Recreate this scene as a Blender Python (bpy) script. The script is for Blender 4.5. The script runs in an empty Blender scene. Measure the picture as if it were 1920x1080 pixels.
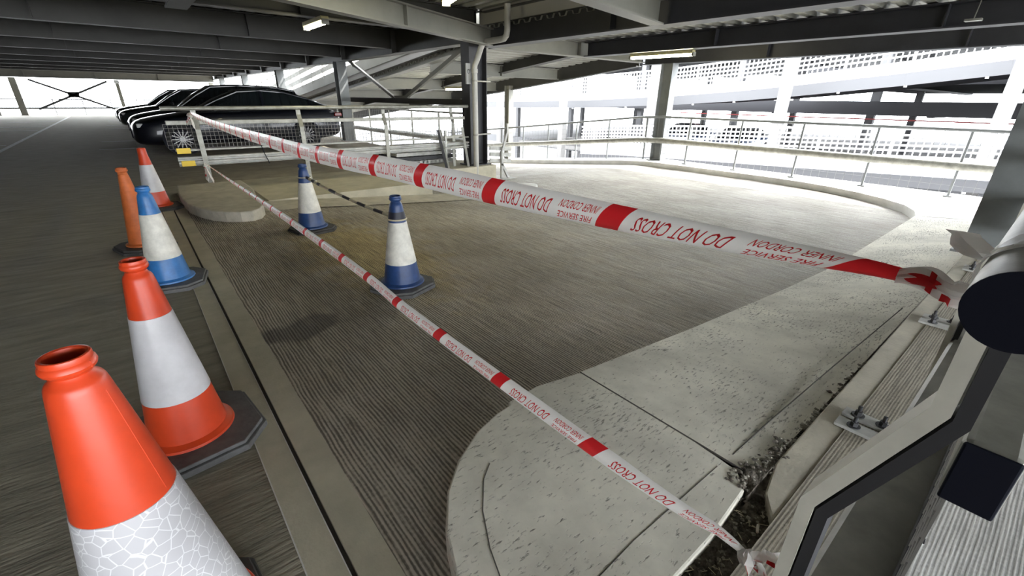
import bpy, bmesh, math, random
from mathutils import Vector, Matrix
random.seed(7)
S = bpy.context.scene
C = S.collection

# ------------------------------------------------------------ camera
cam_d = bpy.data.cameras.new('camera')
cam = bpy.data.objects.new('camera', cam_d)
C.objects.link(cam)
cam_d.sensor_width = 36.0
cam_d.lens = 830.6 / 1920 * 36.0
cam_d.clip_start = 0.02
cam_d.clip_end = 500
R_cam = Matrix(((0.773979, 0.239884, -0.586013), (-0.633088, 0.311424, -0.708671), (0.0125, 0.919495, 0.392904))).normalized()
cam.matrix_world = Matrix.Translation((0, 0, 1.36)) @ R_cam.to_4x4()
S.camera = cam

# ------------------------------------------------------------ world, sun, exposure
world = bpy.data.worlds.new('world')
S.world = world
world.use_nodes = True
bg = world.node_tree.nodes['Background']
bg.inputs['Color'].default_value = (0.92, 0.96, 1.0, 1)
bg.inputs['Strength'].default_value = 3.2
sun_d = bpy.data.lights.new('sun', 'SUN')
sun_d.energy = 2.5
sun_d.angle = math.radians(1.0)
sun_d.color = (1.0, 0.96, 0.9)
sun = bpy.data.objects.new('sun', sun_d)
C.objects.link(sun)
sun.rotation_euler = Vector((-0.62, 0.42, -0.85)).to_track_quat('-Z', 'Y').to_euler()
S.view_settings.view_transform = 'Standard'
S.view_settings.look = 'None'
S.view_settings.exposure = 2.5
S.view_settings.gamma = 1.0
S.view_settings.use_curve_mapping = False

# ------------------------------------------------------------ materials
def mat(name, col, rough=0.7, metal=0.0, var=0.0, nscale=6.0, bump=0.0, bscale=60.0, coat=0.0, stretch=(1, 1, 1), col2=None, spec=0.5, detail=6.0):
    m = bpy.data.materials.new(name)
    m.use_nodes = True
    nt = m.node_tree
    b = nt.nodes['Principled BSDF']
    b.inputs['Base Color'].default_value = (*col, 1)
    b.inputs['Roughness'].default_value = rough
    b.inputs['Metallic'].default_value = metal
    b.inputs['Specular IOR Level'].default_value = spec
    if coat:
        b.inputs['Coat Weight'].default_value = coat
        b.inputs['Coat Roughness'].default_value = 0.05
    if var or bump:
        tc = nt.nodes.new('ShaderNodeTexCoord')
        mp = nt.nodes.new('ShaderNodeMapping')
        mp.inputs['Scale'].default_value = stretch
        nt.links.new(tc.outputs['Object'], mp.inputs['Vector'])
    if var:
        n = nt.nodes.new('ShaderNodeTexNoise')
        n.inputs['Scale'].default_value = nscale
        n.inputs['Detail'].default_value = detail
        n.inputs['Roughness'].default_value = 0.65
        nt.links.new(mp.outputs['Vector'], n.inputs['Vector'])
        r = nt.nodes.new('ShaderNodeValToRGB')
        c2 = col2 if col2 else tuple(c * (1 - var) for c in col)
        r.color_ramp.elements[0].position = 0.32
        r.color_ramp.elements[0].color = (*c2, 1)
        r.color_ramp.elements[1].position = 0.68
        r.color_ramp.elements[1].color = (*[min(1, c * (1 + var * 0.4)) for c in col], 1)
        nt.links.new(n.outputs['Fac'], r.inputs['Fac'])
        nt.links.new(r.outputs['Color'], b.inputs['Base Color'])
    if bump:
        n2 = nt.nodes.new('ShaderNodeTexNoise')
        n2.inputs['Scale'].default_value = bscale
        n2.inputs['Detail'].default_value = 5
        nt.links.new(mp.outputs['Vector'], n2.inputs['Vector'])
        bp = nt.nodes.new('ShaderNodeBump')
        bp.inputs['Strength'].default_value = bump
        bp.inputs['Distance'].default_value = 0.01
        nt.links.new(n2.outputs['Fac'], bp.inputs['Height'])
        nt.links.new(bp.outputs['Normal'], b.inputs['Normal'])
    return m

def ribbed(name, col, dark, period=0.024, patches=True, rot=0.0, depth=0.012, wander=0.05, sinw=0.15):
    """brushed / tined concrete: long wavering grooves along the object's Y axis"""
    m = bpy.data.materials.new(name)
    m.use_nodes = True
    nt = m.node_tree
    b = nt.nodes['Principled BSDF']
    b.inputs['Roughness'].default_value = 0.82
    tc = nt.nodes.new('ShaderNodeTexCoord')
    mp = nt.nodes.new('ShaderNodeMapping')
    mp.inputs['Rotation'].default_value = (0, 0, rot)
    nt.links.new(tc.outputs['Object'], mp.inputs['Vector'])
    # low frequency wander
    mw = nt.nodes.new('ShaderNodeMapping')
    mw.inputs['Scale'].default_value = (1.6, 0.7, 1)
    nt.links.new(mp.outputs['Vector'], mw.inputs['Vector'])
    nw = nt.nodes.new('ShaderNodeTexNoise')
    nw.inputs['Scale'].default_value = 2.2
    nw.inputs['Detail'].default_value = 3
    nt.links.new(mw.outputs['Vector'], nw.inputs['Vector'])
    sep = nt.nodes.new('ShaderNodeSeparateXYZ')
    nt.links.new(mp.outputs['Vector'], sep.inputs['Vector'])
    ad = nt.nodes.new('ShaderNodeMath'); ad.operation = 'MULTIPLY_ADD'
    ad.inputs[1].default_value = wander
    nt.links.new(nw.outputs['Fac'], ad.inputs[0])
    nt.links.new(sep.outputs['X'], ad.inputs[2])
    mu = nt.nodes.new('ShaderNodeMath'); mu.operation = 'MULTIPLY'
    mu.inputs[1].default_value = 2 * math.pi / period
    nt.links.new(ad.outputs[0], mu.inputs[0])
    sn = nt.nodes.new('ShaderNodeMath'); sn.operation = 'SINE'
    nt.links.new(mu.outputs[0], sn.inputs[0])
    # break-up: stretched noise along the grooves
    ms = nt.nodes.new('ShaderNodeMapping')
    ms.inputs['Scale'].default_value = (62, 2.6, 1)
    nt.links.new(mp.outputs['Vector'], ms.inputs['Vector'])
    ns = nt.nodes.new('ShaderNodeTexNoise')
    ns.inputs['Scale'].default_value = 1.0
    ns.inputs['Detail'].default_value = 7
    ns.inputs['Roughness'].default_value = 0.75
    nt.links.new(ms.outputs['Vector'], ns.inputs['Vector'])
    nf = nt.nodes.new('ShaderNodeTexNoise')
    nf.inputs['Scale'].default_value = 70
    nf.inputs['Detail'].default_value = 4
    nt.links.new(mp.outputs['Vector'], nf.inputs['Vector'])
    h = nt.nodes.new('ShaderNodeMath'); h.operation = 'MULTIPLY_ADD'
    h.inputs[1].default_value = sinw
    nt.links.new(sn.outputs[0], h.inputs[0])
    nt.links.new(ns.outputs['Fac'], h.inputs[2])
    h2 = nt.nodes.new('ShaderNodeMath'); h2.operation = 'MULTIPLY_ADD'
    h2.inputs[1].default_value = 0.35
    nt.links.new(nf.outputs['Fac'], h2.inputs[0])
    nt.links.new(h.outputs[0], h2.inputs[2])
    r = nt.nodes.new('ShaderNodeValToRGB')
    r.color_ramp.elements[0].position = 0.53
    r.color_ramp.elements[0].color = (*dark, 1)
    r.color_ramp.elements[1].position = 0.80
    r.color_ramp.elements[1].color = (*col, 1)
    nt.links.new(h2.outputs[0], r.inputs['Fac'])
    last = r.outputs['Color']
    # worn large scale mottling
    nm = nt.nodes.new('ShaderNodeTexNoise')
    nm.inputs['Scale'].default_value = 0.9
    nm.inputs['Detail'].default_value = 6
    nt.links.new(mp.outputs['Vector'], nm.inputs['Vector'])
    rm = nt.nodes.new('ShaderNodeValToRGB')
    rm.color_ramp.elements[0].position = 0.3
    rm.color_ramp.elements[0].color = (0.62, 0.6, 0.56, 1)
    rm.color_ramp.elements[1].position = 0.7
    rm.color_ramp.elements[1].color = (1, 1, 1, 1)
    nt.links.new(nm.outputs['Fac'], rm.inputs['Fac'])
    mx = nt.nodes.new('ShaderNodeMix'); mx.data_type = 'RGBA'; mx.blend_type = 'MULTIPLY'
    mx.inputs[0].default_value = 1.0
    nt.links.new(last, mx.inputs[6]); nt.links.new(rm.outputs['Color'], mx.inputs[7])
    last = mx.outputs[2]
    if patches:
        def blob(cx, cy, rx, ry, colr, amount, edge, prev):
            a = nt.nodes.new('ShaderNodeMapping')
            a.inputs['Location'].default_value = (-cx / rx, -cy / ry, 0)
            a.inputs['Scale'].default_value = (1 / rx, 1 / ry, 0)
            nt.links.new(mp.outputs['Vector'], a.inputs['Vector'])
            ln = nt.nodes.new('ShaderNodeVectorMath'); ln.operation = 'LENGTH'
            nt.links.new(a.outputs['Vector'], ln.inputs[0])
            nz = nt.nodes.new('ShaderNodeTexNoise')
            nz.inputs['Scale'].default_value = 5
            nz.inputs['Detail'].default_value = 6
            nt.links.new(mp.outputs['Vector'], nz.inputs['Vector'])
            s = nt.nodes.new('ShaderNodeMath'); s.operation = 'MULTIPLY_ADD'
            s.inputs[1].default_value = 1.6
            nt.links.new(nz.outputs['Fac'], s.inputs[0]); nt.links.new(ln.outputs['Value'], s.inputs[2])
            mr = nt.nodes.new('ShaderNodeMapRange')
            mr.inputs['From Min'].default_value = 1.8 + edge
            mr.inputs['From Max'].default_value = 1.8 - edge
            mr.inputs['To Max'].default_value = amount
            nt.links.new(s.outputs[0], mr.inputs['Value'])
            q = nt.nodes.new('ShaderNodeMix'); q.data_type = 'RGBA'; q.blend_type = 'MULTIPLY'
            q.inputs[7].default_value = (*colr, 1)
            nt.links.new(mr.outputs['Result'], q.inputs[0])
            nt.links.new(prev, q.inputs[6])
            return q.outputs[2]
        last = blob(0.55, 2.76, 0.25, 0.14, (0.42, 0.42, 0.46), 0.9, 0.2, last)      # dark oil stain
        last = blob(1.6, 3.2, 2.6, 3.4, (1.0, 0.93, 0.8), 1.0, 0.7, last)
        last = blob(1.55, 4.1, 0.5, 1.2, (1.0, 0.88, 0.42), 0.75, 0.4, last)      # worn yellow paint
        last = blob(0.9, 3.9, 0.35, 1.3, (0.6, 0.58, 0.55), 0.6, 0.5, last)
    nt.links.new(last, b.inputs['Base Color'])
    bp = nt.nodes.new('ShaderNodeBump')
    bp.inputs['Strength'].default_value = 0.9
    bp.inputs['Distance'].default_value = depth
    nt.links.new(h2.outputs[0], bp.inputs['Height'])
    nt.links.new(bp.outputs['Normal'], b.inputs['Normal'])
    return m

def emit(name, col, strength):
    m = bpy.data.materials.new(name)
    m.use_nodes = True
    b = m.node_tree.nodes['Principled BSDF']
    b.inputs['Base Color'].default_value = (*col, 1)
    b.inputs['Emission Color'].default_value = (*col, 1)
    b.inputs['Emission Strength'].default_value = strength
    return m

def pitted(name, col, dark):
    """pale kerb concrete with small dark pock marks drawn out along X"""
    m = mat(name, col, 0.85, var=0.3, nscale=2.2, bump=0.0)
    nt = m.node_tree
    b = nt.nodes['Principled BSDF']
    tc = nt.nodes.new('ShaderNodeTexCoord')
    mp = nt.nodes.new('ShaderNodeMapping')
    mp.inputs['Scale'].default_value = (28, 95, 60)
    mp.inputs['Rotation'].default_value = (0, 0, 0.35)
    nt.links.new(tc.outputs['Object'], mp.inputs['Vector'])
    n = nt.nodes.new('ShaderNodeTexNoise')
    n.inputs['Scale'].default_value = 1.0
    n.inputs['Detail'].default_value = 4
    n.inputs['Roughness'].default_value = 0.62
    nt.links.new(mp.outputs['Vector'], n.inputs['Vector'])
    n3 = nt.nodes.new('ShaderNodeTexNoise')
    n3.inputs['Scale'].default_value = 1.7
    n3.inputs['Detail'].default_value = 3
    nt.links.new(tc.outputs['Object'], n3.inputs['Vector'])
    sub = nt.nodes.new('ShaderNodeMath'); sub.operation = 'MULTIPLY_ADD'
    sub.inputs[1].default_value = -0.35
    nt.links.new(n3.outputs['Fac'], sub.inputs[0]); nt.links.new(n.outputs['Fac'], sub.inputs[2])
    r = nt.nodes.new('ShaderNodeMapRange')
    r.inputs['From Min'].default_value = 0.15
    r.inputs['From Max'].default_value = 0.25
    nt.links.new(sub.outputs[0], r.inputs['Value'])
    old = b.inputs['Base Color'].links[0].from_socket
    mx = nt.nodes.new('ShaderNodeMix'); mx.data_type = 'RGBA'
    mx.inputs[6].default_value = (*dark, 1)
    nt.links.new(r.outputs['Result'], mx.inputs[0]); nt.links.new(old, mx.inputs[7])
    nt.links.new(mx.outputs[2], b.inputs['Base Color'])
    bp = nt.nodes.new('ShaderNodeBump')
    bp.inputs['Strength'].default_value = 0.7
    bp.inputs['Distance'].default_value = 0.006
    nt.links.new(r.outputs['Result'], bp.inputs['Height'])
    nt.links.new(bp.outputs['Normal'], b.inputs['Normal'])
    return m

M = {}
M['deck_floor'] = mat('brushed floor concrete', (0.27, 0.247, 0.19), 0.8, var=0.35, nscale=5, bump=0.7, bscale=22, stretch=(0.5, 3, 1))
M['band'] = mat('smooth concrete band', (0.48, 0.445, 0.34), 0.8, var=0.22, nscale=3, bump=0.15, bscale=90)
M['rear_floor'] = mat('brown deck concrete', (0.36, 0.32, 0.25), 0.8, var=0.3, nscale=3, bump=0.3)
M['gap'] = mat('joint filler', (0.07, 0.064, 0.054), 0.9)
M['ribs'] = ribbed('tined ramp concrete', (0.60, 0.57, 0.515), (0.15, 0.138, 0.118), period=0.017, depth=0.011)
M['ribs2'] = ribbed('tined concrete of the lower ramp', (0.5, 0.5, 0.49), (0.25, 0.25, 0.25), period=0.014, patches=False, rot=math.radians(91), depth=0.003, wander=0.012)
M['timberish'] = ribbed('grooved edge strip', (0.46, 0.42, 0.34), (0.2, 0.18, 0.15), period=0.011, patches=False, rot=math.radians(90), wander=0.008, depth=0.002, sinw=0.12)
M['kerb'] = pitted('pitted kerb concrete', (0.72, 0.69, 0.595), (0.22, 0.205, 0.17))
M['kerb_old'] = mat('kerb concrete', (0.5, 0.465, 0.38), 0.85, var=0.25, nscale=5, bump=0.3)
M['kerb_pale'] = mat('pale concrete', (0.6, 0.59, 0.56), 0.85, var=0.2, nscale=3, bump=0.3)
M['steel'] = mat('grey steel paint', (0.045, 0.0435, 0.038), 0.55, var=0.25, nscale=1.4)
M['steel_pale'] = mat('pale steel paint', (0.20, 0.195, 0.165), 0.5, var=0.15, nscale=1.5)
M['steel_dark'] = mat('dark steel paint', (0.032, 0.032, 0.036), 0.5, var=0.25, nscale=2)
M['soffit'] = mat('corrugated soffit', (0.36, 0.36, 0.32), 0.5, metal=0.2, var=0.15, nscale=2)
M['galv'] = mat('galvanised steel', (0.30, 0.295, 0.26), 0.45, metal=0.35, var=0.35, nscale=9, bump=0.05)
M['galv_dull'] = mat('dull galvanised steel', (0.45, 0.45, 0.42), 0.5, metal=0.15, var=0.3, nscale=7)
M['galv_light'] = mat('pale galvanised steel', (0.6, 0.58, 0.5), 0.5, metal=0.1, var=0.15, nscale=9)
M['column_grey'] = mat('mid grey column paint', (0.17, 0.18, 0.18), 0.5, var=0.2, nscale=3)
M['black'] = mat('black cap plastic', (0.006, 0.007, 0.014), 0.6, spec=0.15)
M['wire'] = mat('mesh wire', (0.2, 0.2, 0.2), 0.5, metal=0.4)
M['wire_dark'] = mat('dark mesh wire', (0.22, 0.21, 0.2), 0.5, metal=0.4)
M['white_paint'] = mat('white paint', (0.75, 0.75, 0.76), 0.5)
M['slab'] = mat('slab concrete', (0.3, 0.29, 0.27), 0.8)
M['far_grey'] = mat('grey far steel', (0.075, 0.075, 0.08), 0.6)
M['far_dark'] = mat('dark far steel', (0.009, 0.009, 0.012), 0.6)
M['far_conc'] = mat('far concrete', (0.16, 0.155, 0.15), 0.8)
M['far_red'] = mat('red far beam', (0.16, 0.02, 0.02), 0.6)
M['orange'] = mat('orange cone plastic', (0.56, 0.05, 0.012), 0.38, var=0.12, nscale=9, bump=0.05, bscale=30)
M['orange_old'] = mat('faded orange plastic', (0.55, 0.13, 0.03), 0.6, var=0.3, nscale=9)
M['blue'] = mat('light blue paint', (0.03, 0.16, 0.42), 0.4, var=0.3, nscale=12)
M['navy'] = mat('navy blue plastic', (0.02, 0.055, 0.17), 0.4, var=0.3, nscale=14)
M['cone_white'] = mat('dirty white paint', (0.66, 0.64, 0.57), 0.55, var=0.28, nscale=11)
M['rubber'] = mat('black rubber', (0.05, 0.048, 0.045), 0.75, var=0.4, nscale=10, bump=0.2)
M['rubber_worn'] = mat('worn grey rubber', (0.12, 0.12, 0.12), 0.7, var=0.4, nscale=10, bump=0.2)
M['tape_white'] = mat('white tape film', (0.82, 0.8, 0.77), 0.35, spec=0.6)
M['tape_red'] = mat('red tape print', (0.62, 0.02, 0.025), 0.35)
M['yellow'] = mat('yellow reflector', (0.8, 0.55, 0.01), 0.4)
M['car_black'] = mat('black car lacquer', (0.006, 0.007, 0.012), 0.3, spec=0.25, coat=0.35)
M['car_grey'] = mat('dark grey car lacquer', (0.03, 0.034, 0.04), 0.2, coat=1.0)
M['car_white'] = mat('white car lacquer', (0.7, 0.7, 0.72), 0.2, coat=1.0)
M['car_blue'] = mat('blue car lacquer', (0.03, 0.06, 0.14), 0.25, coat=1.0)
M['glass'] = mat('dark glass', (0.012, 0.016, 0.018), 0.06, spec=0.8)
M['tyre'] = mat('tyre rubber', (0.014, 0.014, 0.014), 0.8)
M['alloy'] = mat('alloy wheel', (0.22, 0.22, 0.22), 0.25, metal=0.8)
M['lens'] = mat('clear lamp lens', (0.5, 0.5, 0.5), 0.1)
M['red_lens'] = mat('red lamp lens', (0.2, 0.01, 0.01), 0.2)
M['tube'] = emit('fluorescent tube', (1.0, 0.93, 0.62), 14)
M['pipe'] = mat('drainpipe plastic', (0.42, 0.41, 0.37), 0.45, var=0.15, nscale=4)
M['dirt'] = mat('dirt and leaf litter', (0.15, 0.13, 0.105), 0.95, var=0.7, nscale=45, bump=1.0, bscale=60)
M['rubble'] = mat('broken concrete', (0.3, 0.28, 0.23), 0.9, var=0.4, nscale=30, bump=0.6)
M['straw'] = mat('dry straw', (0.5, 0.44, 0.3), 0.8)
M['line'] = mat('worn white line paint', (0.5, 0.49, 0.45), 0.7, var=0.45, nscale=14)
M['wall'] = mat('dark wall', (0.09, 0.085, 0.075), 0.8, var=0.3, nscale=1.5)
M['ground'] = mat('dark asphalt yard', (0.03, 0.03, 0.033), 0.9, var=0.2, nscale=0.3)
M['stripe_black'] = mat('black band', (0.015, 0.016, 0.03), 0.5)
M['stripe_cream'] = mat('cream band', (0.55, 0.5, 0.36), 0.5)
M['sign'] = mat('grey sign enamel', (0.42, 0.42, 0.4), 0.4)
for nm in ('tape_white', 'tape_red'):
    nt = M[nm].node_tree
    pb = nt.nodes['Principled BSDF']
    tr = nt.nodes.new('ShaderNodeBsdfTranslucent')
    tr.inputs['Color'].default_value = pb.inputs['Base Color'].default_value
    ms_ = nt.nodes.new('ShaderNodeMixShader')
    ms_.inputs[0].default_value = 0.45
    out = nt.nodes['Material Output']
    nt.links.new(pb.outputs[0], ms_.inputs[1]); nt.links.new(tr.outputs[0], ms_.inputs[2])
    nt.links.new(ms_.outputs[0], out.inputs['Surface'])
# reflective sleeve with honeycomb seams
def sleeve_mat():
    m = mat('reflective sleeve', (0.74, 0.74, 0.76), 0.28, spec=0.7)
    nt = m.node_tree
    b = nt.nodes['Principled BSDF']
    tc = nt.nodes.new('ShaderNodeTexCoord')
    v = nt.nodes.new('ShaderNodeTexVoronoi')
    v.feature = 'DISTANCE_TO_EDGE'
    v.inputs['Scale'].default_value = 34
    nt.links.new(tc.outputs['Object'], v.inputs['Vector'])
    r = nt.nodes.new('ShaderNodeValToRGB')
    r.color_ramp.elements[0].position = 0.02
    r.color_ramp.elements[0].color = (0.66, 0.66, 0.67, 1)
    r.color_ramp.elements[1].position = 0.04
    r.color_ramp.elements[1].color = (0.46, 0.455, 0.475, 1)
    nt.links.new(v.outputs['Distance'], r.inputs['Fac'])
    nt.links.new(r.outputs['Color'], b.inputs['Base Color'])
    return m
M['sleeve'] = sleeve_mat()
M['sleeve_plain'] = mat('plain reflective sleeve', (0.54, 0.53, 0.545), 0.3, var=0.15, nscale=8)

# ------------------------------------------------------------ mesh helpers
class MB:
    def __init__(s):
        s.v, s.f, s.m = [], [], []
    def add(s, vs, fs, mi=0):
        o = len(s.v)
        s.v += [tuple(p) for p in vs]
        s.f += [tuple(i + o for i in f) for f in fs]
        s.m += [mi] * len(fs)
        return s
    def box(s, a, b, mi=0):
        x0, y0, z0 = a; x1, y1, z1 = b
        vs = [(x0, y0, z0), (x1, y0, z0), (x1, y1, z0), (x0, y1, z0), (x0, y0, z1), (x1, y0, z1), (x1, y1, z1), (x0, y1, z1)]
        return s.add(vs, [(0, 3, 2, 1), (4, 5, 6, 7), (0, 1, 5, 4), (1, 2, 6, 5), (2, 3, 7, 6), (3, 0, 4, 7)], mi)
    def bar(s, p, q, w, h, up=(0, 0, 1), mi=0):
        """rectangular bar p->q, w across, h along up"""
        p = Vector(p); q = Vector(q)
        d = (q - p).normalized()
        u = Vector(up)
        x = d.cross(u)
        if x.length < 1e-4:
            x = d.cross(Vector((1, 0, 0)))
        x.normalize(); y = x.cross(d).normalized()
        vs = []
        for c in (p, q):
            for a, b in ((-1, -1), (1, -1), (1, 1), (-1, 1)):
                vs.append(c + x * a * w / 2 + y * b * h / 2)
        return s.add(vs, [(0, 1, 2, 3), (7, 6, 5, 4), (0, 4, 5, 1), (1, 5, 6, 2), (2, 6, 7, 3), (3, 7, 4, 0)], mi)
    def tube(s, pts, r, n=12, mi=0, caps=True):
        pts = [Vector(p) for p in pts]
        rs = r if isinstance(r, (list, tuple)) else [r] * len(pts)
        o = len(s.v)
        prev = None
        for i, p in enumerate(pts):
            if i == 0: d = pts[1] - p
            elif i == len(pts) - 1: d = p - pts[i - 1]
            else: d = (pts[i + 1] - p).normalized() + (p - pts[i - 1]).normalized()
            d.normalize()
            if prev is None:
                x = d.orthogonal().normalized()
            else:
                x = (prev - d * prev.dot(d)).normalized()
            prev = x
            y = d.cross(x)
            for k in range(n):
                a = 2 * math.pi * k / n
                s.v.append(tuple(p + (x * math.cos(a) + y * math.sin(a)) * rs[i]))
        for i in range(len(pts) - 1):
            for k in range(n):
                k2 = (k + 1) % n
                s.f.append((o + i * n + k, o + i * n + k2, o + (i + 1) * n + k2, o + (i + 1) * n + k)); s.m.append(mi)
        if caps:
            s.f.append(tuple(o + k for k in reversed(range(n)))); s.m.append(mi)
            e = o + (len(pts) - 1) * n
            s.f.append(tuple(e + k for k in range(n))); s.m.append(mi)
        return s
    def lathe(s, prof, n=32, mi=0, c=(0, 0, 0)):
        o = len(s.v)
        for r, z in prof:
            for k in range(n):
                a = 2 * math.pi * k / n
                s.v.append((c[0] + r * math.cos(a), c[1] + r * math.sin(a), c[2] + z))
        for i in range(len(prof) - 1):
            for k in range(n):
                k2 = (k + 1) % n
                s.f.append((o + i * n + k, o + i * n + k2, o + (i + 1) * n + k2, o + (i + 1) * n + k)); s.m.append(mi)
        return s
    def prism(s, poly, z0, z1, mi=0):
        """poly CCW (x,y) or (x,y,ztop)"""
        n = len(poly)
        vs = [(p[0], p[1], z0) for p in poly] + [(p[0], p[1], p[2] if len(p) > 2 else z1) for p in poly]
        fs = [tuple(reversed(range(n))), tuple(range(n, 2 * n))] + [(i, (i + 1) % n, n + (i + 1) % n, n + i) for i in range(n)]
        return s.add(vs, fs, mi)
    def grid(s, rows, mi=0, flip=False):
        o = len(s.v); nr = len(rows); nc = len(rows[0])
        for r in rows: s.v += [tuple(p) for p in r]
        for i in range(nr - 1):
            for j in range(nc - 1):
                q = (o + i * nc + j, o + i * nc + j + 1, o + (i + 1) * nc + j + 1, o + (i + 1) * nc + j)
                s.f.append(tuple(reversed(q)) if flip else q); s.m.append(mi)
        return s
    def build(s, name, mats, parent=None, smooth=True, bevel=0.0, loc=None, rz=0.0):
        me = bpy.data.meshes.new(name)
        me.from_pydata(s.v, [], s.f)
        if not isinstance(mats, (list, tuple)): mats = [mats]
        for m in mats: me.materials.append(M[m] if isinstance(m, str) else m)
        if len(mats) > 1:
            me.polygons.foreach_set('material_index', s.m)
        if smooth:
            me.polygons.foreach_set('use_smooth', [True] * len(me.polygons))
            me.set_sharp_from_angle(angle=math.radians(32))
        me.update()
        ob = bpy.data.objects.new(name, me)
        C.objects.link(ob)
        if parent: ob.parent = parent
        if loc: ob.location = loc
        if rz: ob.rotation_euler = (0, 0, rz)
        if bevel:
            b = ob.modifiers.new('bevel', 'BEVEL'); b.width = bevel; b.segments = 2; b.limit_method = 'ANGLE'
        return ob

def tag(o, label, cat, group=None):
    o['label'] = label; o['category'] = cat
    if group: o['group'] = group
    return o
def struct(o):
    o['kind'] = 'structure'
    return o
def empty(name, loc=(0, 0, 0), rz=0.0, label=None, cat=None, group=None):
    o = bpy.data.objects.new(name, None)
    C.objects.link(o)
    o.location = loc; o.rotation_euler = (0, 0, rz)
    o.empty_display_size = 0.1
    if label: tag(o, label, cat, group)
    return o
def copy_tree(o, parent=None):
    kids = [c for c in C.objects if c.parent == o]
    c = o.copy(); C.objects.link(c)
    if parent: c.parent = parent
    for k in kids: copy_tree(k, c)
    return c
def lerp(a, b, t): return a + (b - a) * t
def interp(tab, x):
    if x <= tab[0][0]: return tab[0][1]
    for (x0, y0), (x1, y1) in zip(tab, tab[1:]):
        if x <= x1: return lerp(y0, y1, (x - x0) / (x1 - x0))
    return tab[-1][1]

# ------------------------------------------------------------ ground heights
ZA = [(1.45, 0.12), (2.54, 0.01), (4.0, -0.11), (5.3, -0.19), (8.8, -0.17), (12, -0.16)]     # apron top along the kerb
ZR = [(0.9, 0.0), (1.45, -0.02), (2.5, -0.11), (4.0, -0.23), (5.3, -0.31), (8.8, -0.30), (12, -0.28)]
def fall(y): return 0.10 * max(0.0, y - 7.6)
def zramp(x, y): return interp(ZR, x) - fall(y)

# ------------------------------------------------------------ structure: floors
b = MB()
b.prism([(-14, -7), (0.10, -7), (0.10, 44), (-14, 44)], -0.4, 0.0)
struct(b.build('floor', 'deck_floor', smooth=False))
b = MB().box((0.10, -7, -0.4), (0.205, 9.0, 0.002))
struct(b.build('floor_edge_band', 'band', smooth=False))
b = MB().box((0.205, -7, -0.4), (0.222, 9.0, -0.018))
struct(b.build('floor_joint', 'gap', smooth=False))
b = MB().box((0.0965, -7, -0.1), (0.1005, 9.0, 0.004)); b.box((0.2025, -7, -0.1), (0.2055, 9.0, 0.005))  # pale strips standing in for bright highlights along the band edges
struct(b.build('floor_joint_highlight', 'kerb_pale', smooth=False))
b = MB().box((0.222, -7, -0.4), (0.335, 9.0, 0.0))
struct(b.build('floor_inner_band', 'band', smooth=False))
b = MB().prism([(0.1, 9.0), (5.9, 9.0), (5.9, 44), (0.1, 44)], -0.4, 0.0)
struct(b.build('floor_rear_deck', 'rear_floor', smooth=False))
# back slab that carries the far barrier
b = MB().prism([(0.335, 8.3), (6.15, 8.3), (6.15, 9.0), (0.335, 9.0)], -0.5, 0.0)
b.prism([(1.3, 6.95), (3.9, 6.95), (4.5, 8.05), (6.15, 8.05), (6.15, 8.3), (1.3, 8.3)], -0.5, 0.002)
struct(b.build('floor_barrier_slab', 'band', smooth=False))
# ramp surface
b = MB()
xs = [0.335, 0.6, 0.9, 1.2, 1.45, 1.8, 2.2, 2.6, 3, 3.5, 4, 4.6, 5.3, 6, 7, 8, 9, 10, 10.5, 11.2]
ys = [0.3, 0.8, 1.5, 2.5, 3.5, 4.5, 5.5, 6.5, 7.2, 7.6, 8.3, 9.3, 11, 13, 16, 20, 26, 34]
rows = [[(x, y, zramp(x, y)) for x in xs] for y in ys if y <= 8.35]
b.grid(rows)
rows = [[(x, y, zramp(x, y)) for x in [6.15, 7, 8, 9, 10, 10.5, 11.2]] for y in ys if y >= 8.3]
b.grid(rows)
struct(b.build('floor_ramp', 'ribs'))
# small white painted nose on the ramp
nose = []
for k in range(28):
    a = 2 * math.pi * k / 28
    nose.append((5.25 + 1.0 * math.cos(a), 6.85 + 0.42 * math.sin(a)))
b = MB().prism(nose, -0.35, -0.24)
struct(b.build('floor_divider_nose', 'kerb_pale', bevel=0.02))
# pale gutter strip along the divider
b = MB()
rows = []
for y in (6.3, 6.62, 6.95):
    rows.append([(x, y, zramp(x, y) + 0.012) for x in (1.0, 1.6, 2.2, 2.8, 3.4, 4.0, 4.6)])
b.grid(rows)
struct(b.build('floor_gutter_strip', 'kerb_old'))
# far island kerb
isl = [(0.36, 8.25), (0.33, 7.6), (0.335, 7.1), (0.36, 6.7), (0.44, 6.36), (0.53, 6.13), (0.64, 5.98), (0.78, 5.88), (0.9, 5.86), (1.0, 5.95), (1.08, 6.15), (1.1, 6.6), (1.2, 7.3), (1.2, 8.25)]
b = MB().prism(isl, -0.2, 0.12)
struct(b.build('floor_far_island', 'kerb_old', smooth=False, bevel=0.015))
# near island head
head = [(0.36, 0.34), (1.1, 0.34), (1.36, 0.36), (1.43, 0.42), (1.446, 0.6), (1.447, 1.21), (1.2, 1.26), (1.02, 1.25), (1.01, 1.23), (0.93, 1.22), (0.8, 1.18), (0.66, 1.1), (0.55, 1.0), (0.47, 0.88), (0.41, 0.72), (0.38, 0.55)]
b = MB().prism(head, -0.15, 0.12)
struct(b.build('floor_near_island', 'kerb', smooth=False, bevel=0.008))
# formwork joint lines cut in the island: thin dark strips
b = MB()
arc = [(0.475, 0.50), (0.5, 0.62), (0.54, 0.74), (0.6, 0.86), (0.68, 0.965), (0.74, 1.01)]
b.tube([(x, y, 0.1195) for x, y in arc], 0.0022, 5)
b.tube([(0.54, 0.47, 0.1195), (0.9, 0.485, 0.1195), (1.39, 0.475, 0.1195)], 0.002, 5)
struct(b.build('floor_island_crack', 'gap'))
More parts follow.
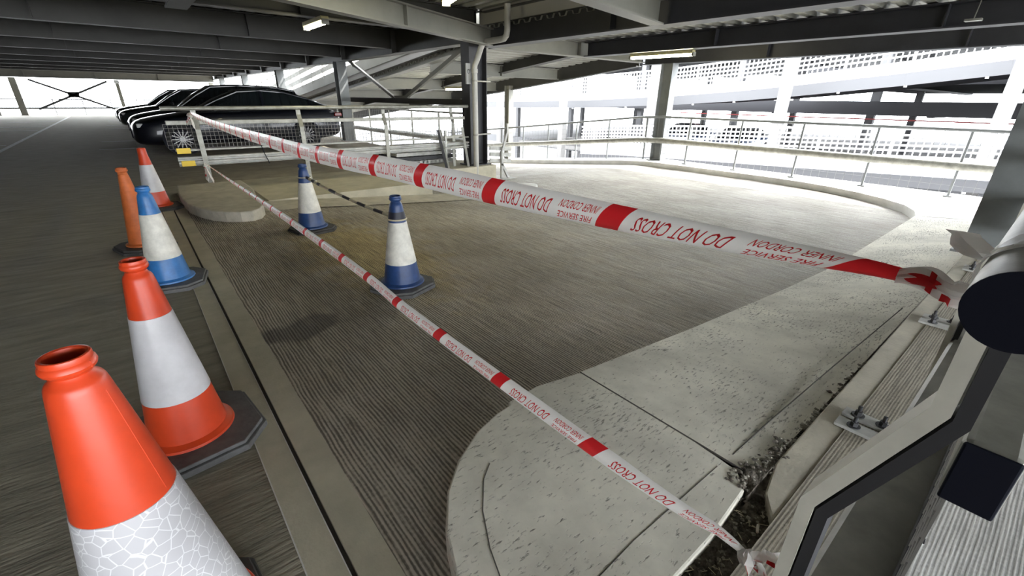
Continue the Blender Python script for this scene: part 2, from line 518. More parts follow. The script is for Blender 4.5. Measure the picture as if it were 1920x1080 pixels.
# apron
b = MB()
axs = [1.452, 1.8, 2.2, 2.54, 3.2, 4.0, 4.7, 5.3, 6.2, 7.0, 7.6, 8.3, 8.8]
rows = []
for t in (0, 0.12, 0.3, 0.5, 0.75, 1.0):
    r = []
    for x in axs:
        y = lerp(0.36, 1.21, t)
        zc = interp([(1.4, 0.115), (2.5, 0.10), (6, 0.06), (9, -0.1)], x)
        r.append((x, y, lerp(zc, interp(ZA, x), min(1, t * 1.1))))
    rows.append(r)
b.grid(rows)
r0 = rows[-1]
b.grid([r0, [(p[0], p[1] + 0.004, p[2] - 0.3) for p in r0]])
struct(b.build('floor_apron', 'kerb'))
b = MB()
b.tube([(1.5, 0.47, 0.112), (1.8, 0.468, 0.108), (2.5, 0.45, 0.1), (3.78, 0.41, 0.088)], 0.003, 5)
b.tube([(1.446, 0.4, 0.1165), (1.448, 1.21, 0.1165)], 0.0045, 5)
struct(b.build('floor_apron_crack', 'gap'))
# outer kerb round the turn
inner = [(8.8, 1.21), (9.2, 1.3), (9.6, 1.5), (9.97, 1.86), (10.3, 2.35), (10.53, 2.85), (10.67, 3.4), (10.76, 4.0), (10.8, 4.8), (10.8, 6.0), (10.78, 7.2), (10.75, 8.3), (10.72, 10), (10.7, 12), (10.68, 14), (10.66, 20), (10.66, 34)]
outer = [(11.6, 0.3), (11.6, 0.8), (11.6, 1.2), (11.6, 1.6), (11.6, 2.1), (11.6, 2.7), (11.6, 3.3), (11.6, 4.0), (11.6, 4.8), (11.6, 6.0), (11.6, 7.2), (11.6, 8.3), (11.6, 10), (11.6, 12), (11.6, 14), (11.6, 20), (11.6, 34)]
b = MB()
ra = [(x, y, -0.17 - fall(y)) for x, y in inner]
rb = [(x, y, -0.16 - fall(y)) for x, y in outer]
b.grid([ra, rb], flip=True)
b.grid([[(x + 0.0, y, z - 0.3) for x, y, z in ra], ra], flip=True)
b.grid([rb, [(x, y, z - 0.5) for x, y, z in rb]], flip=True)
b.add([(8.8, 1.21, -0.17), (8.8, 0.36, -0.09), (11.6, 0.3, -0.16)], [(0, 1, 2)])
struct(b.build('floor_outer_kerb', 'kerb_pale'))
# level edge strip, grooved strip
b = MB()
b.add([(1.57, 0.345, 0.125), (9, 0.345, 0.125), (9, 0.245, 0.125), (1.30, 0.245, 0.125), (1.40, 0.31, 0.125), (1.57, 0.345, -0.2), (9, 0.345, -0.2), (9, 0.245, -0.2), (1.30, 0.245, -0.2), (1.40, 0.31, -0.2)],
      [(4, 3, 2, 1, 0), (0, 1, 6, 5), (1, 2, 7, 6), (2, 3, 8, 7), (3, 4, 9, 8), (4, 0, 5, 9)])
struct(b.build('floor_edge_strip', 'kerb_old', smooth=False, bevel=0.006))
b = MB().box((0.3, 0.05, -0.2), (9, 0.244, 0.128))
struct(b.build('floor_grooved_strip', 'timberish', smooth=False))
b = MB().box((0.335, 0.244, -0.2), (1.42, 0.345, 0.06))
struct(b.build('floor_channel', 'dirt', smooth=False))
from mathutils import noise as mnoise
b = MB(); rows = []
for i in range(34):
    y = 0.2445 + i * 0.0055
    row = []
    for j in range(150):
        x = 0.34 + j * 0.0095
        n1 = mnoise.fractal(Vector((x * 14, y * 14, 0)), 1.0, 2.0, 5)
        z = 0.088 + 0.014 * n1
        if y > 0.342:
            m_ = 1 - abs(x - 1.47) / 0.13 - (y - 0.342) / 0.075
            z = 0.1145 + 0.012 * n1 + 0.02 * min(0.4, m_) if m_ > 0 else 0.08
        elif x > 1.38: z = 0.112 + 0.02 * n1 - 0.05 * max(0, x - 1.5)
        row.append((x, y, z))
    rows.append(row)
b.grid(rows)
o = b.build('dirt_bed', 'dirt')
tag(o, 'packed dark dirt filling the channel between island edge and grooved strip', 'dirt'); o['kind'] = 'stuff'
# neighbouring lower ramp beyond the near barrier
b = MB()
b.grid([[(0.3, -7, -0.16), (2, -7, -0.3), (12, -7, -0.5)], [(0.3, 0.05, -0.16), (2, 0.05, -0.3), (12, 0.05, -0.5)]], flip=False)
struct(b.build('floor_neighbour_ramp', 'ribs2'))
# unseen walls added behind the camera and at left to block light
b = MB().box((-14, -7.15, -0.4), (-5.5, -7, 3.04))
struct(b.build('wall_back_blocker', 'wall', smooth=False))
b = MB().box((-14.2, -7, 0), (-14, 44, 3))
struct(b.build('wall_left_blocker', 'wall', smooth=False))
# parking bay lines
b = MB()
b.box((-2.62, 10, 0.0), (-2.52, 40, 0.004))
for y in (16.1, 18.7, 25.6, 28.2, 33):
    b.box((-4.4, y, 0.0), (-2.7, y + 0.1, 0.004))
    b.box((-0.7, y, 0.0), (0.1, y + 0.1, 0.004))
struct(b.build('floor_bay_lines', 'line', smooth=False))

# ------------------------------------------------------------ structure: overhead
def ibeam(name, p, q, z0, z1, w=0.2, m='steel', tf=0.02, tw=0.012):
    """steel I beam p->q (x,y[,dz]) with bottom z0, top z1"""
    p = Vector((p[0], p[1], p[2] if len(p) > 2 else 0)); q = Vector((q[0], q[1], q[2] if len(q) > 2 else 0))
    bb = MB()
    def at(z): return (p + Vector((0, 0, z)), q + Vector((0, 0, z)))
    a, c = at(z0 + tf / 2); bb.bar(a, c, w, tf)
    a, c = at(z1 - tf / 2); bb.bar(a, c, w, tf)
    a, c = at((z0 + z1) / 2); bb.bar(a, c, tw, z1 - z0 - 2 * tf)
    # web stiffeners
    L = (q - p).length; d = (q - p).normalized()
    n = int(L // 3.6)
    for k in range(1, n + 1):
        o = p + d * (k * L / (n + 1)) + Vector((0, 0, (z0 + z1) / 2))
        bb.bar(o - d * 0.006, o + d * 0.006, w * 0.9, z1 - z0 - 2 * tf)
    return struct(bb.build(name, m, smooth=False))

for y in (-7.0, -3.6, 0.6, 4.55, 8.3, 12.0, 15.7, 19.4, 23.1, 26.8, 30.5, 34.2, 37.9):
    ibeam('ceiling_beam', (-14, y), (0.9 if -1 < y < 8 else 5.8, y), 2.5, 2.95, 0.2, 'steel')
ibeam('ceiling_beam', (-14, 42), (5.8, 42), 2.2, 2.95, 0.3, 'steel_pale')
ibeam('ceiling_beam', (5.85, 8.3), (5.85, 44), 2.38, 2.95, 0.3, 'steel')
ibeam('ceiling_beam', (0.9, -8), (0.9, 8.3), 2.42, 2.95, 0.25, 'steel')
ibeam('ceiling_beam', (6.05, -8), (6.05, 8.2), 2.3, 2.92, 0.3, 'steel_dark')          # G1
ibeam('ceiling_beam', (8.95, -8), (8.95, 8.1), 2.3, 2.61, 0.28, 'steel_dark')          # G2
ibeam('ceiling_beam', (11.4, -8), (11.4, 8.2), 2.25, 2.62, 0.3, 'steel_dark')              # G3
ibeam('ceiling_beam', (6.2, 8.25), (11.3, 8.25), 2.3, 2.62, 0.24, 'steel_pale')
ibeam('ceiling_beam', (1.1, 5.68), (5.9, 7.9), 2.3, 2.6, 0.16, 'steel_pale')           # skew beams over the turn
ibeam('ceiling_beam', (1.1, 3.1), (5.9, 4.12), 2.3, 2.6, 0.2, 'steel_pale')

def corrugated(name, x0, x1, y0, y1, z0, z1, along, m):
    """trapezoidal sheet; ribs run along X or Y. z may fall from z0 (y0) to z1 (y1)"""
    bb = MB()
    prof = []
    per = 0.3; a = x0 if along == 'Y' else y0; e = x1 if along == 'Y' else y1
    while a < e:
        for o, h in ((0, 0), (0.12, 0), (0.15, 0.06), (0.27, 0.06)):
            prof.append((a + o, h))
        a += per
    if along == 'Y':
        bb.grid([[(p, y0, z0 + h) for p, h in prof], [(p, y1, z1 + h) for p, h in prof]])
    else:
        bb.grid([[(x0, p, lerp(z0, z1, (p - y0) / (y1 - y0)) + h) for p, h in prof], [(x1, p, lerp(z0, z1, (p - y0) / (y1 - y0)) + h) for p, h in prof]])
    return struct(bb.build(name, m, smooth=False))
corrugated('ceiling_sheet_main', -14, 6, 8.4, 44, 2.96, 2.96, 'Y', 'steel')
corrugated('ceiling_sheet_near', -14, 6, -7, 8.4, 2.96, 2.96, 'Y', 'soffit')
corrugated('ceiling_sheet_turn', 6, 11.6, -7.5, 8.4, 2.63, 2.63, 'X', 'soffit')
corrugated('ceiling_sheet_ramp', 6.5, 11.6, 8.4, 36, 2.60, -0.2, 'X', 'soffit')
b = MB()
b.box((-14, -7, 3.04), (6.0, 44, 3.25)); b.box((6, -7.5, 2.71), (11.6, 8.4, 3.15))
b.add([(6.4, 8.4, 2.68), (11.6, 8.4, 2.68), (11.6, 36, -0.12), (6.4, 36, -0.12), (6.4, 8.4, 3.12), (11.6, 8.4, 3.12), (11.6, 36, 0.32), (6.4, 36, 0.32)],
      [(0, 3, 2, 1), (4, 5, 6, 7), (0, 1, 5, 4), (1, 2, 6, 5), (2, 3, 7, 6), (3, 0, 4, 7)])
struct(b.build('ceiling', 'slab', smooth=False))
# beams of the descending deck
for X0, zz in ((6.55, 2.62), (9.0, 2.5), (11.4, 2.36)):
    bb = MB()
    bb.bar((X0, 8.4, zz - 0.13), (X0, 36, zz - 0.13 - 0.1015 * 27.6), 0.24, 0.02)
    bb.bar((X0, 8.4, zz + 0.07), (X0, 36, zz + 0.07 - 0.1015 * 27.6), 0.02, 0.4)
    if X0 < 7:
        bb.bar((X0 - 0.12, 8.4, zz + 0.4), (X0 - 0.12, 36, zz + 0.4 - 0.1015 * 27.6), 0.08, 0.34)
    struct(bb.build('ceiling_beam', 'steel' if X0 > 7 else 'steel_pale', smooth=False))
for y in (11.5, 14.8, 18, 22):
    z = 2.62 - 0.1015 * (y - 8.4) - 0.2
    ibeam('ceiling_beam', (6.6, y), (11.3, y), z - 0.15, z + 0.15, 0.18, 'steel_pale')

def hcolumn(x, y, z0, z1, w=0.3, d=0.3, m='steel', face='X', tf=0.018):
    bb = MB()
    if face == 'X':   # flanges face +-X
        bb.box((x - w / 2, y - d / 2, z0), (x - w / 2 + tf, y + d / 2, z1))
        bb.box((x + w / 2 - tf, y - d / 2, z0), (x + w / 2, y + d / 2, z1))
        bb.box((x - w / 2 + tf, y - 0.007, z0), (x + w / 2 - tf, y + 0.007, z1))
    else:
        bb.box((x - w / 2, y - d / 2, z0), (x + w / 2, y - d / 2 + tf, z1))
        bb.box((x - w / 2, y + d / 2 - tf, z0), (x + w / 2, y + d / 2, z1))
        bb.box((x - 0.007, y - d / 2 + tf, z0), (x + 0.007, y + d / 2 - tf, z1))
    bb.box((x - w / 2 - 0.06, y - d / 2 - 0.06, z0), (x + w / 2 + 0.06, y + d / 2 + 0.06, z0 + 0.02))
    return struct(bb.build('column', m, smooth=False))
hcolumn(5.86, 8.42, 0.0, 2.4, 0.44, 0.3, 'steel_dark', 'X')
for y in (15.7, 23.1, 30.5, 37.9):
    hcolumn(5.72, y, 0.0, 2.38, 0.3, 0.34, 'column_grey', 'Y')
hcolumn(11.3, 7.35, -0.18, 2.25, 0.26, 0.34, 'column_grey', 'Y')
hcolumn(11.3, 14.0, -0.85, 1.8, 0.22, 0.26, 'steel_pale', 'Y')
hcolumn(5.82, 0.18, 0.12, 2.6, 0.3, 0.42, 'column_grey', 'X')
hcolumn(-4.8, 43, 0.0, 2.2, 0.3, 0.3, 'steel_pale', 'Y')
hcolumn(-6.0, 43, 0.0, 2.2, 0.3, 0.3, 'steel_pale', 'Y')
hcolumn(0.2, 43, 0.0, 2.2, 0.2, 0.2, 'steel_pale', 'Y')
hcolumn(5.72, 43, 0.0, 2.2, 0.3, 0.3, 'steel_pale', 'Y')

# V brace between the columns
br = empty('column_brace', (5.95, 12.05, 0), label='grey steel V brace above horizontal tie between two columns', cat='brace')
bb = MB().bar((0, 3.55, 2.45), (0, 0.3, 1.32), 0.07, 0.07)
bb.build('diagonal', 'steel_pale', br, smooth=False)
bb = MB().bar((0, -3.5, 2.45), (0, -0.2, 1.32), 0.07, 0.09)
bb.build('diagonal', 'steel_pale', br, smooth=False)
bb = MB().bar((0, -3.5, 1.27), (0, 3.5, 1.27), 0.12, 0.13)
bb.build('tie', 'steel', br, smooth=False)
bb = MB().box((-0.02, -0.45, 1.24), (0.01, 0.5, 1.4))
bb.build('gusset_plate', 'steel_pale', br, smooth=False)

# X brace at the far end
xb = empty('cross_brace', (-2.2, 43.1, 0), label='thin X shaped wind brace across the bright far opening', cat='brace')
for s in (1, -1):
    bb = MB().bar((-1.9 * s, 0, 0.35), (1.9 * s, 0.0, 2.1), 0.1, 0.12)
    bb.build('diagonal', 'steel_dark', xb, smooth=False)
bb = MB().box((-0.28, -0.05, 1.08), (0.28, -0.02, 1.42))
bb.build('gusset_plate', 'steel_dark', xb, smooth=False)
fr = empty('far_railing', (0, 43.4, 0), label='two rail guard crossing the bright far opening', cat='railing')
for z, r in ((0.95, 0.03), (0.42, 0.06)):
    bb = MB().tube([(-14, 0, z), (5.8, 0, z)], r, 8)
    bb.build('rail', 'far_grey', fr)
for k in range(14):
    MB().bar((-13.5 + k * 1.45, 0.03, 0), (-13.5 + k * 1.45, 0.03, 0.98), 0.05, 0.05).build('post', 'far_grey', fr, smooth=False)

# ------------------------------------------------------------ traffic cones
def cone_prof(z0, z1, H, closed_top=False, thick=0.004):
    """outer profile of the conical body between heights"""
    def r(z):
        t = z / H
        return 0.168 * (1 - t) ** 1.0 + 0.040 * t
    pts = []
    n = 10
    for i in range(n + 1):
        z = lerp(z0, z1, i / n)
        pts.append((r(z), z))
    return pts
def make_cone(loc, rz, H, label, body, sleeve, lower, base, base_size=0.25, collar=True, sleeve_z=(0.30, 0.735), group=None, base_t=0.045, ring=None, seam=False, top_tone=None, slim=1.0, rb=0.150, rs=0.046, rr=0.040, neck=0.066, fl=1.0):
    t = empty('traffic_cone', loc, rz, label, 'traffic cone', group)
    zsh = H - neck
    def r(z):
        u = min(1.0, z / zsh)
        return (rb * (1 - u) + rs * u) * slim
    zs0, zs1 = sleeve_z[0] * H, sleeve_z[1] * H
    # lower skirt
    f0 = r(base_t)
    prof = [(f0 + 0.017 * fl, base_t - 0.002), (f0 + 0.023 * fl, base_t + 0.004), (f0 + 0.021 * fl, base_t + 0.014), (f0 + 0.009 * fl, base_t + 0.018), (f0 + 0.002, base_t + 0.024)]
    prof += [(r(z), z) for z in [lerp(base_t + 0.026, zs0, k / 8) for k in range(9)]]
    MB().lathe(prof, 48).build('cone_skirt', lower, t)
    # sleeve
    e = 0.0016
    prof = [(r(zs0), zs0)] + [(r(lerp(zs0, zs1, k / 8)) + e, lerp(zs0 + 0.0005, zs1 - 0.0005, k / 8)) for k in range(9)] + [(r(zs1), zs1)]
    MB().lathe(prof, 48).build('sleeve', sleeve, t)
    # top part
    zn = zsh
    prof = [(r(z), z) for z in [lerp(zs1, zsh - 0.012, k / 8) for k in range(9)]]
    if collar:
        q = neck / 0.066
        prof += [(rs * slim - 0.0005, zsh), (rs * slim - 0.004, zsh + 0.008 * q), (rr - 0.003, zsh + 0.016 * q), (rr - 0.006, zsh + 0.024 * q), (rr - 0.003, zsh + 0.030 * q), (rr + 0.003, zsh + 0.034 * q), (rr + 0.0055, zsh + 0.041 * q), (rr + 0.004, zsh + 0.049 * q), (rr + 0.001, zsh + 0.053 * q),
                 (rr + 0.0012, H - 0.005), (rr, H - 0.001), (rr - 0.003, H), (rr - 0.007, H - 0.002), (rr - 0.0085, H - 0.01), (rr - 0.009, H - 0.1), (0.001, H - 0.11)]
    else:
        prof += [(r(z), z) for z in (zn, H - 0.012)] + [(r(H) - 0.004, H - 0.002), (r(H) - 0.012, H), (r(H) - 0.016, H - 0.01), (0.001, H - 0.03)]
    top = MB().lathe(prof, 48).build('cone_top', top_tone or body, t)
    if seam:
        bb = MB()
        a = math.radians(seam)
        for (z0, z1) in ((zs1 + 0.01, zn - 0.02),):
            bb.tube([((r(z) - 0.0004) * math.cos(a), (r(z) - 0.0004) * math.sin(a), z) for z in [lerp(z0, z1, k / 10) for k in range(11)]], 0.0016, 6)
        bb.tube([(math.cos(a) * (rr + 0.004), math.sin(a) * (rr + 0.004), z) for z in (zsh + 0.036 * q, zsh + 0.050 * q)], 0.0016, 6)
        bb.build('mould_seam', body, t)
    if ring:
        zc = H * 0.80
        MB().lathe([(r(zc - 0.03) + 0.002, zc - 0.03), (r(zc + 0.03) + 0.002, zc + 0.03)], 36).build('dark_band', 'stripe_black', t)
    # base slab: chamfered square with a raised step
    s = base_size; c = s * 0.42
    oct_ = [(s, -s + c), (s, s - c), (s - c, s), (-s + c, s), (-s, s - c), (-s, -s + c), (-s + c, -s), (s - c, -s)]
    bb = MB().prism(oct_, 0.0, base_t * 0.62)
    bb.prism([(x * 0.95, y * 0.95) for x, y in oct_], base_t * 0.62, base_t)
    bb.build('base_slab', base, t, smooth=False, bevel=0.004)
    bb = MB()
    for k in range(4):
        a = math.pi / 2 * k
        bb.bar((math.cos(a) * s * 0.82, math.sin(a) * s * 0.82 - 0.05 * math.cos(a), base_t + 0.002), (math.cos(a) * s * 0.82, math.sin(a) * s * 0.82 + 0.05, base_t + 0.002), 0.02, 0.008)
    return t
make_cone((-0.198, 1.103, 0), 0.1, 0.9, 'nearest orange cone in the left corner, its open top turned up', 'orange', 'sleeve', 'orange', 'rubber', seam=-42, rb=0.178, rs=0.048, rr=0.039, neck=0.062, sleeve_z=(0.079, 0.605), base_size=0.195, fl=0.3)
make_cone((-0.10, 2.03, 0), 0.12, 0.81, 'second orange and white cone in the row, on a grey slab', 'orange', 'sleeve_plain', 'orange', 'rubber_worn', seam=0, base_size=0.255, rr=0.038)
make_cone((-0.02, 4.15, 0), -0.2, 0.75, 'light blue cone with wide white band beside the floor joint', 'blue', 'cone_white', 'blue', 'rubber_worn', base_size=0.235, sleeve_z=(0.30, 0.74))
make_cone((-0.13, 5.35, 0), 0.3, 0.75, 'faded orange cone standing behind the light blue cone', 'orange_old', 'orange_old', 'orange_old', 'rubber', slim=0.85, base_size=0.22)
make_cone((0.07, 7.25, 0), 0.1, 0.75, 'farthest red and white cone by the far island kerb', 'orange', 'sleeve_plain', 'orange', 'rubber', collar=False)
make_cone((1.335, 5.12, -0.02), 0.2, 0.72, 'navy and white cone on the ramp beside the far island', 'navy', 'cone_white', 'navy', 'rubber', collar=True, ring=False, base_size=0.22)
make_cone((1.385, 3.02, -0.015), 0.35, 0.72, 'navy and white cone on the ramp nearer the camera', 'navy', 'cone_white', 'navy', 'rubber_worn', collar=True, ring=True, base_size=0.22)

# striped bar clipped between the two navy cones
def bar_z(t): return lerp(0.565, 0.535, t) - 0.045 * 4 * t * (1 - t) * 0.5
barp = [Vector((lerp(1.345, 1.385, t), lerp(5.05, 3.08, t), bar_z(t))) for t in [k / 24 for k in range(25)]]
sb = empty('striped_cone_bar', (0, 0, 0), label='thin black and cream striped bar joining the two navy cones', cat='barrier bar')
bb = MB()
for i in range(24):
    bb.tube([barp[i], barp[i + 1]], 0.016 if i < 12 else 0.0135, 10, mi=(i // 2 if i > 5 else i) % 2)
bb.build('bar', ['stripe_black', 'stripe_cream'], sb)
for c in ((1.335, 5.12, 0.565), (1.385, 3.02, 0.535)):
    bb = MB()
    pts = [(c[0] + 0.068 * math.cos(a), c[1] + 0.068 * math.sin(a), c[2]) for a in [2 * math.pi * k / 20 for k in range(21)]]
    bb.tube(pts, 0.006, 6)
    bb.build('cone_ring', 'stripe_cream', sb)

# ------------------------------------------------------------ barrier
def barrier(name, X0, X1, y, posts, label, far, z_top, out):
    """out=+1: rails on the +Y side of the posts (far one), -1 on the -Y side (near one)"""
    t = empty(name, (X0, y, 0), label=label, cat='barrier')
    L = X1 - X0
    o = out
    # handrail tube
    pts = [(0, o * 0.07, z_top), (L, o * 0.07, z_top)]
    bb = MB().tube(pts, 0.031, 24, caps=False)
    bb.build('handrail', 'galv', t)
    MB().tube([(-0.002, o * 0.07, z_top), (0.004, o * 0.07, z_top)], 0.0315, 24).build('handrail_cap', 'black', t)
    return t

# --- near barrier
zt = 1.241
nb = empty('guard_barrier', (0.39, 0, 0), label='near galvanised guard barrier on the right with capped handrail', cat='barrier')
MB().tube([(0.012, -0.009, zt), (5.2, -0.009, zt)], 0.0268, 36, caps=False).build('handrail', 'galv', nb)
MB().tube([(0.011, -0.009, zt), (0.018, -0.009, zt)], 0.0266, 36).build('end_cap', 'black', nb)
bb = MB().box((0.22, -0.068, 0.952), (5.2, -0.020, 1.033))
bb.build('box_rail', 'galv', nb, smooth=False, bevel=0.008)
bb = MB().box((0.217, -0.0665, 0.9535), (0.222, -0.0215, 1.0315))
bb.build('box_rail_cap', 'black', nb, smooth=False, bevel=0.008)
def w_profile():
    # (y, z) guard beam: top flange then folded face toward +Y road side
    return [(-0.035, 0.605), (-0.03, 0.618), (0.02, 0.622), (0.060, 0.615), (0.070, 0.60), (0.070, 0.565), (0.035, 0.545), (0.035, 0.51), (0.070, 0.49), (0.070, 0.445), (0.035, 0.425), (0.035, 0.40), (0.06, 0.385), (0.06, 0.375)]
def beam_mesh(x0, x1, flip=1, dy=0.0, dz=0.0):
    bb = MB()
    pr = [(flip * y + dy, z + dz) for y, z in w_profile()]
    inn = [(y - 0.004 * flip, z - 0.002) for y, z in pr]
    ring = pr + inn[::-1]
    n = len(ring)
    vs = [(x0, y, z) for y, z in ring] + [(x1, y, z) for y, z in ring]
    fs = [(i, (i + 1) % n, n + (i + 1) % n, n + i) for i in range(n)]
    bb.add(vs, fs)
    return bb
beam_mesh(-0.2, 5.2).build('guard_beam', 'galv_dull', nb)
def post_mesh(z_foot, flip=1, w=0.05, th=0.017, ztop=1.21, off=0.0):
    bb = MB()
    pr = [(0.078, z_foot), (0.078, 0.885), (0.004, 1.075), (0.004, ztop)]
    pts = [Vector((0, flip * (y + off), z + off * 0.4)) for y, z in pr]
    rows = []
    for i, p in enumerate(pts):
        d = (pts[min(i + 1, 3)] - pts[max(i - 1, 0)]).normalized()
        if 0 < i < 3:
            d = ((pts[i + 1] - p).normalized() + (p - pts[i - 1]).normalized()).normalized()
        n = Vector((0, d.z, -d.y)) * th / 2
        rows.append([p + n + Vector((w / 2, 0, 0)), p + n - Vector((w / 2, 0, 0)), p - n - Vector((w / 2, 0, 0)), p - n + Vector((w / 2, 0, 0)), p + n + Vector((w / 2, 0, 0))])
    bb.grid(rows)
    n0 = len(rows) - 1
    bb.add([rows[n0][k] for k in range(4)], [(0, 1, 2, 3)])
    return bb
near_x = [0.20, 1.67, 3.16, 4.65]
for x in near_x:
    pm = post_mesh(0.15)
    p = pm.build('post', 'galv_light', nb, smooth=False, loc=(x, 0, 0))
    post_mesh(0.15, th=0.014, w=0.046, off=-0.0175).build('post_shade', 'steel_dark', p, smooth=False)  # dark bar paints in the shadow on the post's inner side
# mesh panel
def mesh_panel(x0, x1, z0, z1, sx, sz, r, y=0.0, zf=None):
    bb = MB()
    n = int(round((x1 - x0) / sx))
    for k in range(n + 1):
        x = x0 + k * (x1 - x0) / n
        dz = zf(x) if zf else 0
        bb.bar((x, y, z0 + dz), (x, y, z1 + dz), r, r)
    m_ = int(round((z1 - z0) / sz))
    for k in range(m_ + 1):
        z = z0 + k * (z1 - z0) / m_
        if zf:
            seg = max(1, int((x1 - x0) / 1.0))
            for j in range(seg):
                a = lerp(x0, x1, j / seg); c = lerp(x0, x1, (j + 1) / seg)
                bb.bar((a, y, z + zf(a)), (c, y, z + zf(c)), r, r, up=(0, 1, 0))
        else:
            bb.bar((x0, y, z), (x1, y, z), r, r, up=(0, 1, 0))
    return bb
mesh_panel(0.25, 5.2, 0.63, 0.975, 0.05, 0.05, 0.003, -0.03).build('mesh_panel', 'wire_dark', nb, smooth=False)
bb = MB()
for k in range(40):
    bb.bar((0.03 + k * 0.12, -0.03, 0.66), (0.03 + k * 0.12, -0.046, 0.662), 0.007, 0.007)
bb.bar((-0.1, -0.033, 0.64), (5.2, -0.033, 0.64), 0.01, 0.09)
bb.build('mesh_edge_frame', 'steel_dark', nb, smooth=False)
def base_plate():
    bb = MB()
    bb.box((-0.075, 0.12, 0.128), (-0.012, 0.285, 0.142)); bb.box((0.02, 0.10, 0.128), (0.085, 0.285, 0.142))
    bb.box((-0.075, 0.05, 0.128), (0.085, 0.13, 0.142))
    return bb
def bolt(x, y, z):
    bb = MB()
    bb.lathe([(0.001, 0), (0.024, 0), (0.024, 0.004), (0.001, 0.004)], 16, c=(x, y, z))
    bb.lathe([(0.001, 0.004), (0.015, 0.004), (0.014, 0.022), (0.001, 0.023)], 6, c=(x, y, z))
    bb.lathe([(0.001, 0.02), (0.0075, 0.02), (0.0075, 0.045), (0.001, 0.046)], 10, c=(x, y, z))
    return bb
for x in near_x:
    p = base_plate().build('foot_plate', 'galv_dull', nb, smooth=False, bevel=0.002, loc=(x, 0, 0))
    for (bx, by) in ((-0.045, 0.225), (0.05, 0.235), (0.05, 0.15)):
        bolt(bx, by, 0.142).build('anchor_bolt', 'steel_dark', p)

# --- far barrier
fb = empty('guard_barrier', (0.42, 8.3, 0), label='far galvanised guard barrier in front of the parked cars', cat='barrier')
Lf = 5.2
MB().tube([(0, 0.03, 1.17), (Lf, 0.03, 1.20)], 0.03, 16).build('handrail', 'galv', fb)
bb = MB().box((0.42, 0.0, 0.95), (Lf - 0.1, 0.06, 1.01)); bb.bar((0.02, 0.03, 0.98), (0.42, 0.03, 0.98), 0.06, 0.06)
bb.build('box_rail', 'galv', fb, smooth=False, bevel=0.006)
bb = beam_mesh(0.05, Lf, -1, 0.08, 0.0)
bb.v = [(x, y, 0.37 + (z - 0.375) * 0.56) for x, y, z in bb.v]
bb.build('guard_beam', 'galv_dull', fb)
MB().box((0.05, 0.02, 0.585), (Lf, 0.06, 0.61)).build('middle_rail', 'galv', fb, smooth=False)
mesh_panel(-0.02, Lf - 0.1, 0.62, 0.96, 0.055, 0.055, 0.0035, 0.05).build('mesh_panel', 'wire_dark', fb, smooth=False)
for x in (0.38, 1.83, 3.31):
    post_mesh(0.0, -1, 0.065, 0.02, 1.15).build('post', 'galv', fb, smooth=False, loc=(x, 0.03, 0))
post_mesh(0.0, -1, 0.065, 0.02, 1.19).build('post', 'galv', fb, smooth=False, loc=(4.88, 0.2, 0))
for x in (0.38, 1.83, 3.31):
    MB().box((x - 0.08, -0.12, 0.0), (x + 0.08, 0.08, 0.015)).build('foot_plate', 'galv_dull', fb, smooth=False)
for z, x in ((0.59, 0.06), (0.41, 0.08)):
    MB().box((x, -0.005, z - 0.038), (x + 0.17, 0.012, z + 0.04)).build('yellow_reflector', 'yellow', fb, smooth=False, bevel=0.003)
bb = MB().tube([(1.18, 0.0, 0.62), (1.2, -0.03, 0.5), (1.23, -0.03, 0.4), (1.25, -0.02, 0.34)], 0.006, 6)
bb.build('loose_cable', 'black', fb)
MB().box((Lf - 0.6, 0.0, 0.2), (Lf - 0.56, 0.03, 0.74)).build('lap_bracket', 'galv_dull', fb, smooth=False)

# short leaning frame by the column
sf = empty('ladder_frame', (4.86, 8.2, 0), label='short dark ladder shaped frame leaning beside the column', cat='metal frame')
MB().bar((0.1, -0.02, 0.0), (-0.02, 0.06, 0.76), 0.05, 0.05).build('stile', 'steel_dark', sf, smooth=False)
MB().bar((0.15, -0.03, 0.0), (0.03, 0.05, 0.76), 0.03, 0.03).build('stile', 'galv', sf, smooth=False)
MB().bar((0.66, 0.0, 0.0), (0.56, 0.06, 0.80), 0.05, 0.05).build('stile', 'galv', sf, smooth=False)
for z in (0.42, 0.64):
    MB().bar((0.1, 0.03, z - 0.02), (0.6, 0.05, z), 0.03, 0.04).build('rung', 'galv', sf, smooth=False)
# stacked grating on the floor behind
gt = empty('grating_stack', (5.1, 9.3, 0), label='dark stack of steel grating on the floor behind the ladder frame', cat='grating')
for k in range(4):
    bb = MB()
    for j in range(15):
        bb.box((-0.9 + j * 0.1, -0.4 + 0.03 * k, 0.04 + k * 0.09), (-0.87 + j * 0.1, 0.5, 0.09 + k * 0.09))
    for j in range(5):
        bb.box((-0.9, -0.4 + j * 0.22, 0.03 + k * 0.09), (0.56, -0.37 + j * 0.22, 0.1 + k * 0.09))
    bb.build('grating', 'steel_dark' if k % 2 else 'galv_dull', gt, smooth=False)

